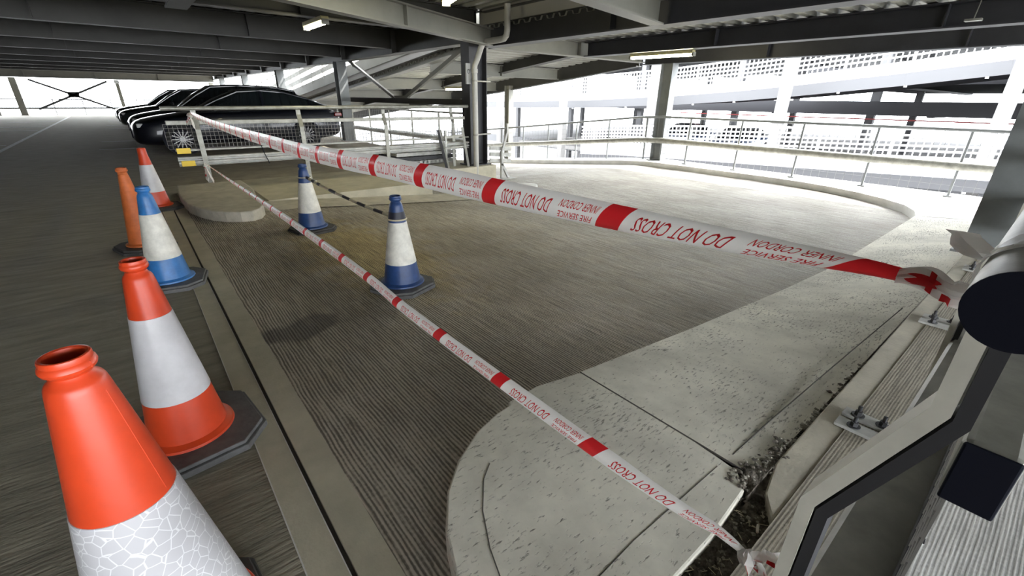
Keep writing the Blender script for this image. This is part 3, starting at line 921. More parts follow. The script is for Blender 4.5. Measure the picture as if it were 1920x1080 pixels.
# ramp side gate beyond the column
pg = empty('ramp_end_guard', (6.35, 8.05, -0.34), label='short galvanised end guard just right of the column', cat='barrier')
bb = MB()
bb.bar((0.0, 0.05, 0.0), (0.0, 0.05, 0.62), 0.05, 0.05); bb.bar((0.0, 0.05, 0.6), (0.12, 0.02, 1.0), 0.05, 0.04); bb.bar((0.12, 0.02, 0.98), (0.12, 0.02, 1.2), 0.05, 0.04)
bb.bar((0.0, 0.05, 0.35), (0.2, 0.05, 0.02), 0.05, 0.05)
bb.build('post', 'galv_dull', pg, smooth=False)
for z in (0.42, 0.55, 0.68):
    MB().bar((-0.3, 0.1, z + 0.02), (0.3, 0.1, z - 0.03), 0.03, 0.08).build('rail', 'galv_dull', pg, smooth=False)
MB().box((-0.15, -0.1, 0.0), (0.32, 0.15, 0.03)).build('foot_plate', 'galv', pg, smooth=False)

# ------------------------------------------------------------ drainpipe
dp = empty('drainpipe', (5.65, 8.1, -0.3), label='pale grey drainpipe running down the central column', cat='pipe')
pp = [(0, 0, 0), (0, 0, 2.2), (0.01, 0.0, 2.27), (0.03, -0.05, 2.36), (0.06, -0.14, 2.56), (0.07, -0.2, 2.64), (0.07, -0.28, 2.66), (0.07, -0.72, 2.66), (0.07, -0.86, 2.67), (0.07, -0.93, 2.72), (0.07, -0.95, 2.80), (0.07, -0.95, 3.2)]
MB().tube(pp, 0.055, 20).build('pipe', 'pipe', dp)
for z in (0.95, 1.98):
    MB().lathe([(0.056, -0.015), (0.062, -0.012), (0.062, 0.012), (0.056, 0.015)], 20, c=(0, 0, z)).build('pipe_clip', 'galv', dp)
    MB().bar((0.05, 0.05, z), (0.48, 0.12, z), 0.03, 0.025).build('strap', 'galv', dp, smooth=False)
MB().lathe([(0.056, -0.04), (0.064, -0.035), (0.064, 0.035), (0.056, 0.04)], 20, c=(0, 0, 2.16)).build('socket_joint', 'pipe', dp)
sg = MB().box((5.52, 8.2, 1.62), (5.62, 8.24, 2.0)).build('column_sign', 'sign', smooth=False)
tag(sg, 'small grey plate with a ring symbol on the central column', 'sign')
bb = MB()
ringp = [(5.57 + 0.025 * math.cos(2 * math.pi * k / 16), 8.198, 1.85 + 0.035 * math.sin(2 * math.pi * k / 16)) for k in range(17)]
bb.tube(ringp, 0.004, 5)
bb.build('ring_symbol', 'black', sg)

# ------------------------------------------------------------ ceiling lamps
def lamp(p, d, L, label):
    t = empty('tube_light', p, math.atan2(d[1], d[0]), label, 'ceiling light', None)
    MB().box((-L / 2, -0.06, 0.02), (L / 2, 0.06, 0.08)).build('housing', 'yellow_housing', t, smooth=False, bevel=0.01)
    bb = MB().tube([(-L / 2 + 0.03, 0, 0), (L / 2 - 0.03, 0, 0)], 0.032, 12)
    bb.build('light_tube', 'tube', t)
    for s in (-1, 1):
        MB().box((s * L / 2 - 0.02, -0.05, -0.03), (s * L / 2 + 0.02, 0.05, 0.04)).build('end_cap', 'steel_pale', t, smooth=False)
    return t
M['yellow_housing'] = mat('yellowed lamp housing', (0.45, 0.4, 0.2), 0.5)
lamp((2.62, 8.0, 2.36), (0, 1), 0.9, 'lit tube light under the deep dark beams at upper left')
lamp((3.25, 5.0, 2.42), (0.3, 1), 0.9, 'lit tube light cut by the top edge of the frame')
lamp((9.05, 6.14, 2.22), (0.06, -1), 1.45, 'long lit tube light beside the right hand slim column')
lamp((8.6, 13.4, 1.62), (0, 1), 1.2, 'lit tube light under the sloping deck left of the drainpipe')
b = MB().box((0.05, 40.6, 1.95), (0.32, 40.7, 2.12)).build('exit_box', 'white_paint', smooth=False)
tag(b, 'small white box hung under the farthest beam', 'sign box')

# hanger rod at the right
hr = MB()
hr.tube([(8.75, 1.33, 2.82), (8.6, 1.33, 2.36)], 0.006, 6)
hr.box((8.55, 1.25, 2.335), (8.66, 1.41, 2.36))
tag(hr.build('hanger_rod', 'galv'), 'thin steel hanger rod under the upper right beam', 'rod')

# ------------------------------------------------------------ outer fence round the turn
of = empty('ramp_fence', (11.1, 7.3, 0), label='wire mesh fence with fat guard pipe round the ramp turn', cat='fence')
def fpath(y): return 0.0
fy = [-8, -4, -1, 0, 1, 2, 3, 4, 5, 6, 7.2, 7.9, 9, 10, 11, 12, 13, 14, 16, 18, 22]
def fence_line(zz, r, name, m, y0=-7.0, y1=20):
    pts = [(0, y - 7.3, zz - fall(y)) for y in fy if y0 <= y <= y1]
    MB().tube(pts, r, 12).build(name, m, of)
fence_line(0.965, 0.028, 'top_rail', 'column_grey')
fence_line(0.37, 0.075, 'guard_pipe', 'galv')
for k in range(17):
    y = -6.6 + k * 1.3
    z = -0.16 - fall(y)
    bb = MB().bar((0.02, y - 7.3, z), (0.02, y - 7.3, z + 1.14), 0.035, 0.035)
    bb.box((-0.04, y - 7.36, z), (0.08, y - 7.24, z + 0.02))
    bb.build('post', 'column_grey', of, smooth=False)
bb = MB()
y = -6.6
while y < 14.2:
    z = -0.12 - fall(y)
    bb.bar((0.05, y - 7.3, z), (0.05, y - 7.3, z + 1.06), 0.005, 0.005)
    y += 0.15
for k in range(8):
    pts = [(0.05, y - 7.3, -0.12 + k * 0.15 - fall(y)) for y in fy if -7 <= y <= 14.2]
    for a, c in zip(pts, pts[1:]): bb.bar(a, c, 0.005, 0.005, up=(1, 0, 0))
bb.build('wire_mesh', 'wire', of, smooth=False)
# fence along the lower ramp's inner side, seen behind the far barrier
lf = empty('ramp_fence', (6.35, 9, 0), label='mesh fence on the inner ramp edge behind the parked cars', cat='fence')
MB().tube([(0, 0.2, 0.39), (0, 11, 0.33)], 0.07, 12).build('guard_pipe', 'galv_dull', lf)
MB().tube([(0, 0.2, 1.02), (0, 11, 1.02)], 0.025, 8).build('top_rail', 'galv', lf)
for k in range(8):
    MB().bar((0.02, 0.3 + k * 1.5, -0.5), (0.02, 0.3 + k * 1.5, 1.02), 0.04, 0.04).build('post', 'galv', lf, smooth=False)
bb = MB()
for k in range(74): bb.bar((0.04, 0.2 + k * 0.15, -0.1), (0.04, 0.2 + k * 0.15, 1.0), 0.005, 0.005)
for k in range(8): bb.bar((0.04, 0.2, -0.1 + k * 0.15), (0.04, 11.2, -0.1 + k * 0.15), 0.005, 0.005, up=(1, 0, 0))
bb.build('wire_mesh', 'wire', lf, smooth=False)
# parapet of the upper descending ramp
up_ = empty('ramp_parapet', (6.4, 8.4, 3.1), label='sloping parapet rails on the deck above, beyond the columns', cat='railing')
sl = -0.1015
def zz(y): return sl * y
for z, w, h in ((0.30, 0.05, 0.16), (0.62, 0.04, 0.16)):
    MB().bar((0, 0, z + zz(0)), (0, 27, z + zz(27)), w, h).build('guard_beam', 'galv', up_, smooth=False)
MB().tube([(0, 0, 1.1), (0, 27, 1.1 + zz(27))], 0.025, 8).build('top_rail', 'galv', up_)
for k in range(18):
    y = 0.5 + k * 1.5
    MB().bar((0, y, zz(y)), (0, y, 1.1 + zz(y)), 0.05, 0.05).build('post', 'galv', up_, smooth=False)

# ------------------------------------------------------------ cars
def car(loc, rz, label, paint, SC=(1, 1, 1), suv=False, group=None, detail=True):
    t = empty('car', loc, rz, label, 'car', group)
    t.scale = SC
    k = 1.0
    st = [  # x, zlo, zbelt(top of body at centre), half width, shoulder z
        (0.00, 0.36, 0.56, 0.50, 0.50), (0.04, 0.26, 0.66, 0.66, 0.58), (0.14, 0.21, 0.74, 0.79, 0.64), (0.35, 0.19, 0.80, 0.87, 0.70), (0.7, 0.18, 0.86, 0.91, 0.76), (1.1, 0.18, 0.92, 0.925, 0.82), (1.5, 0.18, 0.97, 0.93, 0.87),
        (2.1, 0.18, 0.99, 0.93, 0.90), (3.0, 0.18, 1.01, 0.93, 0.92), (3.8, 0.18, 1.03, 0.925, 0.94), (4.3, 0.2, 1.04, 0.90, 0.95), (4.65, 0.24, 1.03, 0.86, 0.93), (4.85, 0.3, 0.96, 0.80, 0.86), (4.93, 0.42, 0.82, 0.70, 0.74)]
    bb = MB(); rings = []
    for (x, zl, zb, hw, zs) in st:
        half = [(0.0, zl), (hw * 0.75, zl), (hw * 0.96, zl + 0.06), (hw, lerp(zl, zs, 0.35)), (hw * 0.985, lerp(zl, zs, 0.7)), (hw * 0.965, zs), (hw * 0.86, lerp(zs, zb, 0.62)), (hw * 0.6, lerp(zs, zb, 0.92)), (0.0, zb)]
        ring = [(x, y, z) for y, z in half] + [(x, -y, z) for y, z in half[-2:0:-1]]
        rings.append(ring)
    n = len(rings[0])
    vs = [p for r_ in rings for p in r_]
    fs = [(i * n + j, i * n + (j + 1) % n, (i + 1) * n + (j + 1) % n, (i + 1) * n + j) for i in range(len(rings) - 1) for j in range(n)]
    fs += [tuple(reversed(range(n))), tuple((len(rings) - 1) * n + j for j in range(n))]
    bb.add(vs, fs)
    bo = bb.build('body', paint, t)
    ss = bo.modifiers.new('sub', 'SUBSURF'); ss.levels = 1; ss.render_levels = 2
    # greenhouse
    if suv: gh = [(1.25, 0.93, 0.86, 0.60), (1.75, 1.30, 0.84, 0.62), (2.15, 1.52, 0.83, 0.64), (2.9, 1.57, 0.83, 0.64), (3.9, 1.54, 0.82, 0.62), (4.5, 1.45, 0.80, 0.60), (4.85, 1.05, 0.78, 0.60)]
    else: gh = [(1.35, 0.95, 0.84, 0.60), (1.85, 1.22, 0.83, 0.60), (2.35, 1.42, 0.82, 0.60), (2.9, 1.46, 0.81, 0.60), (3.5, 1.42, 0.80, 0.57), (4.1, 1.27, 0.78, 0.54), (4.6, 1.07, 0.76, 0.54)]
    g = MB(); rows = []
    for (x, zr_, wb, wr) in gh:
        rows.append([(x, wb, 0.93), (x, lerp(wb, wr, 0.55), lerp(0.93, zr_, 0.55)), (x, wr + 0.03, zr_ - 0.035 if zr_ > 1.1 else zr_), (x, wr - 0.06, zr_), (x, 0, zr_ + 0.015), (x, -wr + 0.06, zr_), (x, -wr - 0.03, zr_ - 0.035 if zr_ > 1.1 else zr_), (x, -lerp(wb, wr, 0.55), lerp(0.93, zr_, 0.55)), (x, -wb, 0.93)])
    g.grid(rows)
    g.build('windows', 'glass', t)
    g = MB()
    rr = [[(p[0], p[1], p[2] + 0.008) for p in r_[2:7]] for r_ in rows[2:-1 if suv else None]]
    g.grid(rr)
    g.build('roof', paint, t)
    if detail:
        # window frames: pillars
        for s in (1, -1):
            g = MB()
            def edge(i, j): p = rows[i][j if s > 0 else 8 - j]; return Vector(p) + Vector((0, 0.006 * s, 0.004))
            for i in range(len(rows) - 1):
                g.bar(edge(i, 2), edge(i + 1, 2), 0.03, 0.02)
            for i in (3, 5):
                g.bar(edge(i, 0), edge(i, 1), 0.06, 0.02, up=(0, 1, 0)); g.bar(edge(i, 1), edge(i, 2), 0.06, 0.02, up=(0, 1, 0))
            g.build('window_frame', paint, t, smooth=False)
            g = MB(); g.tube([edge(0, 0), edge(2, 0), edge(4, 0), edge(6, 0)], 0.006, 6)
            g.build('chrome_strip', 'alloy', t)
            g = MB(); g.lathe([(0.001, -0.06), (0.06, -0.04), (0.08, 0), (0.06, 0.05), (0.001, 0.06)], 12, c=(1.75, s * 0.99, 1.02)); g.bar((1.75, s * 0.85, 0.97), (1.75, s * 0.95, 1.0), 0.04, 0.03)
            g.build('wing_mirror', paint, t)
            g = MB(); g.box((0.12, s * 0.55 - 0.13, 0.60), (0.34, s * 0.55 + 0.22 * s if s > 0 else s * 0.55 + 0.13, 0.69)) if s > 0 else g.box((0.12, -0.77, 0.60), (0.34, -0.42, 0.69))
            g.build('headlight', 'lens', t, bevel=0.02)
            g = MB(); g.box((4.72, s * 0.68 - 0.16, 0.80), (4.93, s * 0.68 + 0.16, 0.9))
            g.build('tail_light', 'red_lens', t, bevel=0.02)
        g = MB(); g.box((-0.01, -0.42, 0.36), (0.06, 0.42, 0.58))
        g.build('grille', 'black', t, bevel=0.02)
    for wx in (0.93, 3.85):
        for s in (1, -1):
            w = MB()
            R = 0.335
            prof = [(0.23, -0.11), (R - 0.02, -0.11), (R, -0.08), (R, 0.08), (R - 0.02, 0.11), (0.23, 0.11)]
            w.lathe(prof, 28)
            w.v = [(wx + x, s * 0.84 + z * 1.0, 0.335 + y) for x, y, z in w.v]
            wo = w.build('wheel', 'tyre', t)
            if detail:
                r_ = MB()
                r_.lathe([(0.22, -0.02), (0.24, 0.0), (0.22, 0.02)], 28)
                for q in range(14):
                    a = 2 * math.pi * q / 14
                    r_.bar((0.04 * math.cos(a), 0.04 * math.sin(a), 0), (0.225 * math.cos(a), 0.225 * math.sin(a), 0), 0.02, 0.02)
                r_.lathe([(0.001, 0.02), (0.05, 0.02), (0.05, -0.02), (0.001, -0.02)], 14)
                r_.v = [(wx + x, s * 0.935 + z, 0.335 + y) for x, y, z in r_.v]
                r_.build('alloy_rim', 'alloy', wo, smooth=False)
            d_ = MB(); d_.lathe([(0.001, 0), (0.39, 0), (0.39, 0.02), (0.001, 0.02)], 28)
            d_.v = [(wx + x, s * (0.905) + (z if s > 0 else -z), 0.345 + y) for x, y, z in d_.v]
            d_.build('wheel_arch', 'black', t)
    return t
car((0.06, 14.85, 0), 0, 'glossy black fastback car nearest the barrier', 'car_black', (1.0, 1.0, 1.03))
car((0.05, 17.6, 0), 0, 'tall black car just behind the nearest black fastback', 'car_black', (1, 1, 1.05), suv=True)
car((-0.15, 24.0, 0), 0, 'dark grey car third back in the parked row', 'car_grey', (1, 1, 1.0), suv=True)
car((-0.25, 28.0, 0), 0, 'dark grey car farthest back in the parked row', 'car_grey', (1, 1, 1.0), suv=True)
car((-5.7, 38.0, 0), math.pi, 'white car parked at the far left edge', 'car_white', (1, 1, 1))

# ------------------------------------------------------------ cordon tapes
_glyph_cache = {}
def text_mesh(s, font_scale=1.0):
    if s in _glyph_cache: return _glyph_cache[s]
    cu = bpy.data.curves.new('lettering', 'FONT')
    cu.body = s; cu.size = 1.0; cu.resolution_u = 2; cu.offset = 0.006
    ob = bpy.data.objects.new('lettering', cu)
    C.objects.link(ob)
    dg = bpy.context.evaluated_depsgraph_get()
    me = ob.evaluated_get(dg).to_mesh()
    bm = bmesh.new(); bm.from_mesh(me)
    y0 = min(v.co.y for v in bm.verts); y1 = max(v.co.y for v in bm.verts)
    for k in range(1, 8):
        g = list(bm.verts) + list(bm.edges) + list(bm.faces)
        bmesh.ops.bisect_plane(bm, geom=g, plane_co=(0, lerp(y0, y1, k / 8), 0), plane_no=(0, 1, 0))
    bm.verts.index_update()
    vs = [(v.co.x, v.co.y) for v in bm.verts]
    fs = [tuple(v.index for v in p.verts) for p in bm.faces]
    bm.free()
    ob.evaluated_get(dg).to_mesh_clear()
    bpy.data.objects.remove(ob); bpy.data.curves.remove(cu)
    x0 = min(v[0] for v in vs); x1 = max(v[0] for v in vs); y0 = min(v[1] for v in vs); y1 = max(v[1] for v in vs)
    vs = [((x - x0) / (x1 - x0), (y - y0) / (y1 - y0)) for x, y in vs]
    _glyph_cache[s] = (vs, fs)
    return vs, fs

class Tape:
    """centre line control points ordered from the near end; w(s), tilt(s) and curl(s) shape the ribbon"""
    def __init__(s, ctrl, width, tilt, curl):
        P = [Vector(p) for p in ctrl]
        # Catmull-Rom resample
        pts = []
        for i in range(len(P) - 1):
            p0 = P[max(i - 1, 0)]; p1 = P[i]; p2 = P[i + 1]; p3 = P[min(i + 2, len(P) - 1)]
            n = max(4, int((p2 - p1).length / 0.01))
            for k in range(n):
                u = k / n
                pts.append(0.5 * ((2 * p1) + (p2 - p0) * u + (2 * p0 - 5 * p1 + 4 * p2 - p3) * u * u + (3 * p1 - p0 - 3 * p2 + p3) * u ** 3))
        pts.append(P[-1])
        s.p = pts; s.d = [0.0]
        for a, b_ in zip(pts, pts[1:]): s.d.append(s.d[-1] + (b_ - a).length)
        s.L = s.d[-1]; s.w, s.tilt, s.curl = width, tilt, curl
    def frame(s, u):
        u = max(0, min(s.L, u))
        lo, hi = 0, len(s.d) - 1
        while hi - lo > 1:
            m_ = (lo + hi) // 2
            if s.d[m_] <= u: lo = m_
            else: hi = m_
        t = (u - s.d[lo]) / max(1e-9, s.d[hi] - s.d[lo])
        c = s.p[lo].lerp(s.p[hi], t)
        a = s.p[max(lo - 2, 0)]; b_ = s.p[min(hi + 2, len(s.p) - 1)]
        return c, (b_ - a).normalized()
    def at(s, u, v, off=0.0):
        """v in -1..1 (bottom..top)"""
        c, T = s.frame(u)
        up = Vector((0, 0, 1)); up = (up - T * up.dot(T)).normalized()
        N = T.cross(up)          # T runs away from camera; N then points to +X or -X
        if N.x > 0: N = -N       # N towards the camera side (-X)
        a = s.tilt(u)
        U = (up * math.cos(a) - N * math.sin(a)).normalized()
        Nn = (N * math.cos(a) + up * math.sin(a)).normalized()
        cu = max(1e-3, s.curl(u)); w = s.w(u)
        R = w / cu; th = v * cu / 2
        return c + U * (R * math.sin(th)) + Nn * (R * (math.cos(th) - 1) + off)
def make_tape(name, tp, label, phase, period=0.31, band=0.045, slant=-0.018, lead=0.0, wob=0.0, knots=None):
    t = empty(name, tp.p[0], label=label, cat='barrier tape')
    base = tp.p[0]
    nv = 15
    brk = {0.0, tp.L}
    k = 0
    while phase + k * period < tp.L:
        brk.add(max(0.0, phase + k * period)); brk.add(min(tp.L, max(0.0, phase + k * period + band))); k += 1
    # refine
    cuts = sorted(brk); ss = []
    for a, b_ in zip(cuts, cuts[1:]):
        n = max(1, int((b_ - a) / 0.015))
        ss += [lerp(a, b_, i / n) for i in range(n)]
    ss.append(tp.L)
    bb = MB()
    rows = []
    for s_ in ss:
        rows.append([tp.at(s_ + slant * v * (1 if 0.02 < s_ < tp.L - 0.02 else 0), v) - base for v in [lerp(-1, 1, j / (nv - 1)) for j in range(nv)]])
    for i in range(len(ss) - 1):
        mid = (ss[i] + ss[i + 1]) / 2
        red = (((mid - phase) % period) < band and mid > phase - 1e-6) or mid < lead
        bb.grid([rows[i], rows[i + 1]], mi=1 if red else 0)
    # lettering
    def put(txt, s0, s1, v0, v1):
        vs, fs = text_mesh(txt)
        out = [tp.at(lerp(s0, s1, x) + slant * lerp(v1, v0, y), lerp(v1, v0, y), 0.0007) - base for x, y in vs]
        bb.add(out, fs, 1)
    k = -1
    while phase + k * period < tp.L - 0.3:
        a = phase + k * period + band
        if a > 0.0:
            put('FIRE SERVICE', a + 0.010, a + 0.085, -0.62, -0.12)
            put('INNER CORDON', a + 0.008, a + 0.090, 0.12, 0.62)
            put('DO NOT CROSS', a + 0.110, a + 0.245, -0.5, 0.5)
        k += 1
    bb.build('tape_strip', ['tape_white', 'tape_red'], t)
    return t, base

# upper tape
uc = [(0.50, 0.035, 1.218), (0.50, 0.08, 1.219), (0.50, 0.2, 1.212), (0.51, 0.38, 1.202), (0.52, 0.69, 1.19), (0.53, 1.0, 1.18), (0.54, 1.3, 1.17), (0.55, 1.62, 1.155), (0.58, 2.22, 1.13), (0.6, 2.94, 1.12), (0.64, 4.3, 1.10), (0.69, 6.0, 1.09), (0.755, 8.22, 1.105)]
UW = [(0, 0.012), (0.05, 0.02), (0.15, 0.034), (0.3, 0.045), (0.5, 0.056), (0.8, 0.068), (1.5, 0.072), (7.6, 0.072), (8.2, 0.03)]
ut = Tape(uc, lambda u: interp(UW, u), lambda u: -0.1 * max(0, 1 - u / 1.2), lambda u: lerp(2.5, 0.6, min(1, u / 2.5)))
t_up, base = make_tape('cordon_tape', ut, 'upper red and white cordon tape stretched from handrail to far barrier', 0.03, lead=0.075)
# wrap round the near handrail
bb = MB()
rows = []
for k in range(26):
    a = 2 * math.pi * k / 25 * 1.0
    row = []
    for j in range(6):
        x = 0.47 + 0.05 * (j / 5) + 0.008 * math.sin(a * 2 + j)
        r = 0.0292 + 0.0012 * math.sin(5 * a + j * 1.7)
        row.append(Vector((x, -0.009 + r * math.cos(a), zt + r * math.sin(a))) - base)
    rows.append(row)
bb.grid(rows)
# loose flap beyond the wrap
rows = []
for i in range(9):
    u = i / 8
    rows.append([Vector((0.515 + 0.07 * u, 0.03 + 0.02 * math.sin(u * 3) - 0.012 * u, zt + 0.012 - 0.012 * u)) + Vector((0.010 * math.sin(v * 2), 0.010 * v + 0.003 * math.sin(6 * u + v * 3), 0.008 * v)) - base for v in [lerp(-1, 1, j / 5) for j in range(6)]])
bb.grid(rows)
# crumpled knot: tightly gathered film with sharp folds
rnk = random.Random(11)
rows = []
for i in range(22):
    u = i / 21
    rad = lerp(0.0055, 0.0085, math.sin(u * math.pi) ** 0.7) + (0.003 if u > 0.8 else 0)
    row = []
    for j in range(15):
        a = 2 * math.pi * (j % 14) / 14
        q = rad * (1 + (0.45 if j % 2 else -0.35) * (0.6 + 0.4 * math.sin(9 * u + j % 14))) 
        row.append(Vector((0.500 + 0.006 * math.sin(4 * u) + 0.5 * q * math.cos(a), 0.066 - 0.048 * u, 1.2185 + 0.003 * math.sin(6 * u) + q * math.sin(a))) - base)
    rows.append(row)
bb.grid(rows)
bb.grid([[p + Vector((-0.0012, 0, 0.0006)) for p in rows[k][5:10]] for k in (9, 10, 11)], mi=1)
bb.grid([[p + Vector((-0.0012, 0, -0.0006)) for p in rows[k][8:12]] for k in (14, 15, 16, 17)], mi=1)
# print showing on the loose flap
vs_, fs_ = text_mesh('CROSS')
bb.add([Vector((0.528 + 0.030 * (1 - x), 0.028 + 0.012 * math.sin(2.0) + 0.006 - 0.012 * y - 0.004 * x, zt + 0.0172 - 0.010 * y - 0.006 * (1 - x))) - base for x, y in vs_], fs_, 1)
bb.build('knot', ['tape_white', 'tape_red'], t_up)
# knot at the far post
def crumple(cx, cy, cz, r, tail, base, par, name='knot', seed=1):
    rnd = random.Random(seed)
    bb = MB()
    bb.lathe([(0.001, -r), (r * 0.7, -r * 0.6), (r, 0), (r * 0.6, r * 0.7), (0.001, r)], 9, c=(0, 0, 0))
    bb.v = [(x * (1 + rnd.uniform(-.3, .3)) + cx - base.x, y * (1 + rnd.uniform(-.3, .3)) + cy - base.y, z * (1 + rnd.uniform(-.3, .3)) + cz - base.z) for x, y, z in bb.v]
    for (dx, dy, dz, w) in tail:
        rows = []
        for i in range(8):
            u = i / 7
            c = Vector((cx + dx * u + rnd.uniform(-.004, .004), cy + dy * u + rnd.uniform(-.004, .004), cz + dz * u - 0.0 * u))
            side = Vector((dy, -dx, 0.3 * w)).normalized() if abs(dx) + abs(dy) > 1e-3 else Vector((1, 0.2, 0))
            up2 = Vector((0, 0, 1))
            rows.append([c + side * (w * math.sin(3.0 * q + u * 2) * 0.5) + up2 * (w * q * 0.6) - base for q in (-1, -0.5, 0, 0.5, 1)])
        bb.grid(rows, mi=0)
        for q in (0.25, 0.6, 0.85):
            i = int(q * 6)
            bb.grid([[p + Vector((-0.0012, 0.001, 0.0015)) for p in rows[i][1:4]], [p + Vector((-0.0012, 0.001, 0.0015)) for p in rows[i + 1][1:4]]], mi=1)
    bb.build(name, ['tape_white', 'tape_red'], par)
crumple(0.74, 8.21, 1.08, 0.035, [(-0.06, -0.01, -0.1, 0.05), (0.02, -0.02, -0.16, 0.05)], base, t_up, 'far_knot', 3)

# lower tape
lc = [(0.575, 0.125, 0.722), (0.575, 0.17, 0.728), (0.573, 0.24, 0.718), (0.58, 0.41, 0.70), (0.59, 0.75, 0.682), (0.60, 1.08, 0.67), (0.61, 1.4, 0.662), (0.63, 1.72, 0.655), (0.645, 2.33, 0.64), (0.67, 3.2, 0.605), (0.72, 4.61, 0.53), (0.76, 6.2, 0.46), (0.79, 8.22, 0.40)]
LW = [(0, 0.014), (0.08, 0.028), (0.25, 0.044), (0.5, 0.050), (3, 0.056), (5, 0.045), (7, 0.024), (8.2, 0.015)]
lt = Tape(lc, lambda u: interp(LW, u), lambda u: 0.2, lambda u: 1.7)
t_lo, base2 = make_tape('cordon_tape', lt, 'lower red and white cordon tape sagging over the ramp to the post foot', 0.3, period=0.325)
crumple(0.575, 0.125, 0.72, 0.013, [(0.0, -0.03, -0.09, 0.022), (0.045, -0.045, -0.01, 0.022), (0.03, -0.03, -0.05, 0.02)], base2, t_lo, 'knot', 5)
crumple(0.775, 8.2, 0.38, 0.03, [(-0.02, -0.02, -0.2, 0.05), (0.05, -0.03, -0.25, 0.04)], base2, t_lo, 'far_knot', 9)

# ------------------------------------------------------------ dirt, rubble, litter
bb = MB()
rnd = random.Random(4)
def lump(bb, x, y, z, r, mi=0):
    vs = []
    for (a, b_, c) in ((1, 0, 0), (-1, 0, 0), (0, 1, 0), (0, -1, 0), (0, 0, 1), (0, 0, -1), (.7, .7, .4), (-.7, .7, .5), (.7, -.7, .4), (-.7, -.7, .5)):
        s_ = r * rnd.uniform(0.6, 1.2); vs.append((x + a * s_, y + b_ * s_, z + c * s_ * 0.6))
    fs = [(4, 6, 7), (4, 7, 9), (4, 9, 8), (4, 8, 6), (0, 6, 8), (1, 9, 7), (2, 7, 6), (3, 8, 9), (0, 2, 6), (2, 1, 7), (1, 3, 9), (3, 0, 8), (5, 2, 0), (5, 1, 2), (5, 3, 1), (5, 0, 3)]
    bb.add(vs, fs, mi)
for k in range(700):
    x = rnd.uniform(0.55, 1.62); y = rnd.gauss(0.30, 0.03)
    lump(bb, x, min(0.36, max(0.24, y)), 0.086 + rnd.uniform(0, 0.012), rnd.uniform(0.003, 0.009), 0 if rnd.random() < 0.7 else 1)
for k in range(260):
    x = rnd.uniform(1.36, 1.75); y = 0.36 + rnd.gauss(0, 0.02) + (0.04 if x < 1.5 else 0)
    lump(bb, x, y, 0.112 + rnd.uniform(0, 0.01), rnd.uniform(0.003, 0.012), 0 if rnd.random() < 0.6 else 1)
o = bb.build('debris', ['dirt', 'rubble'], smooth=False)
tag(o, 'dark dirt and crumbled concrete in the channel by the island head', 'debris'); o['kind'] = 'stuff'
bb = MB()
for k in range(150):
    t_ = rnd.random() ** 1.6
    x = lerp(1.5, 2.75, t_); lump(bb, x, 0.352 + rnd.gauss(0, 0.012) * (1.4 - t_), 0.104, rnd.uniform(0.004, 0.02) * (1.15 - 0.6 * t_), 0 if rnd.random() < 0.35 else 1)
o = bb.build('rubble', ['dirt', 'rubble'], smooth=False)
tag(o, 'broken concrete crumbs along the joint beside the edge strip', 'debris'); o['kind'] = 'stuff'
bb = MB()
for k in range(60):
    x = rnd.uniform(0.8, 1.55); y = rnd.uniform(0.26, 0.36); a = rnd.uniform(0, 6.28); l = rnd.uniform(0.01, 0.03)
    bb.tube([(x, y, 0.1), (x + l * math.cos(a), y + l * math.sin(a), 0.106)], 0.001, 4)
o = bb.build('straw', 'straw'); tag(o, 'loose bits of pale straw lying on the dirt', 'straw'); o['kind'] = 'stuff'
bb = MB().tube([(1.24, 0.262, 0.104), (1.255, 0.268, 0.104), (1.27, 0.272, 0.104)], [0.004, 0.0045, 0.004], 8)
tag(bb.build('cigarette_butt', 'cone_white'), 'white cigarette butt on the dirt by the grooved strip', 'litter')
bb = MB(); lump(bb, 2.95, 0.07, 0.635, 0.03); 
bb.v = [(x, y, z) for x, y, z in bb.v]
tag(bb.build('dark_lump', 'dirt', smooth=False), 'small dark lump lying on top of the near guard beam', 'litter')

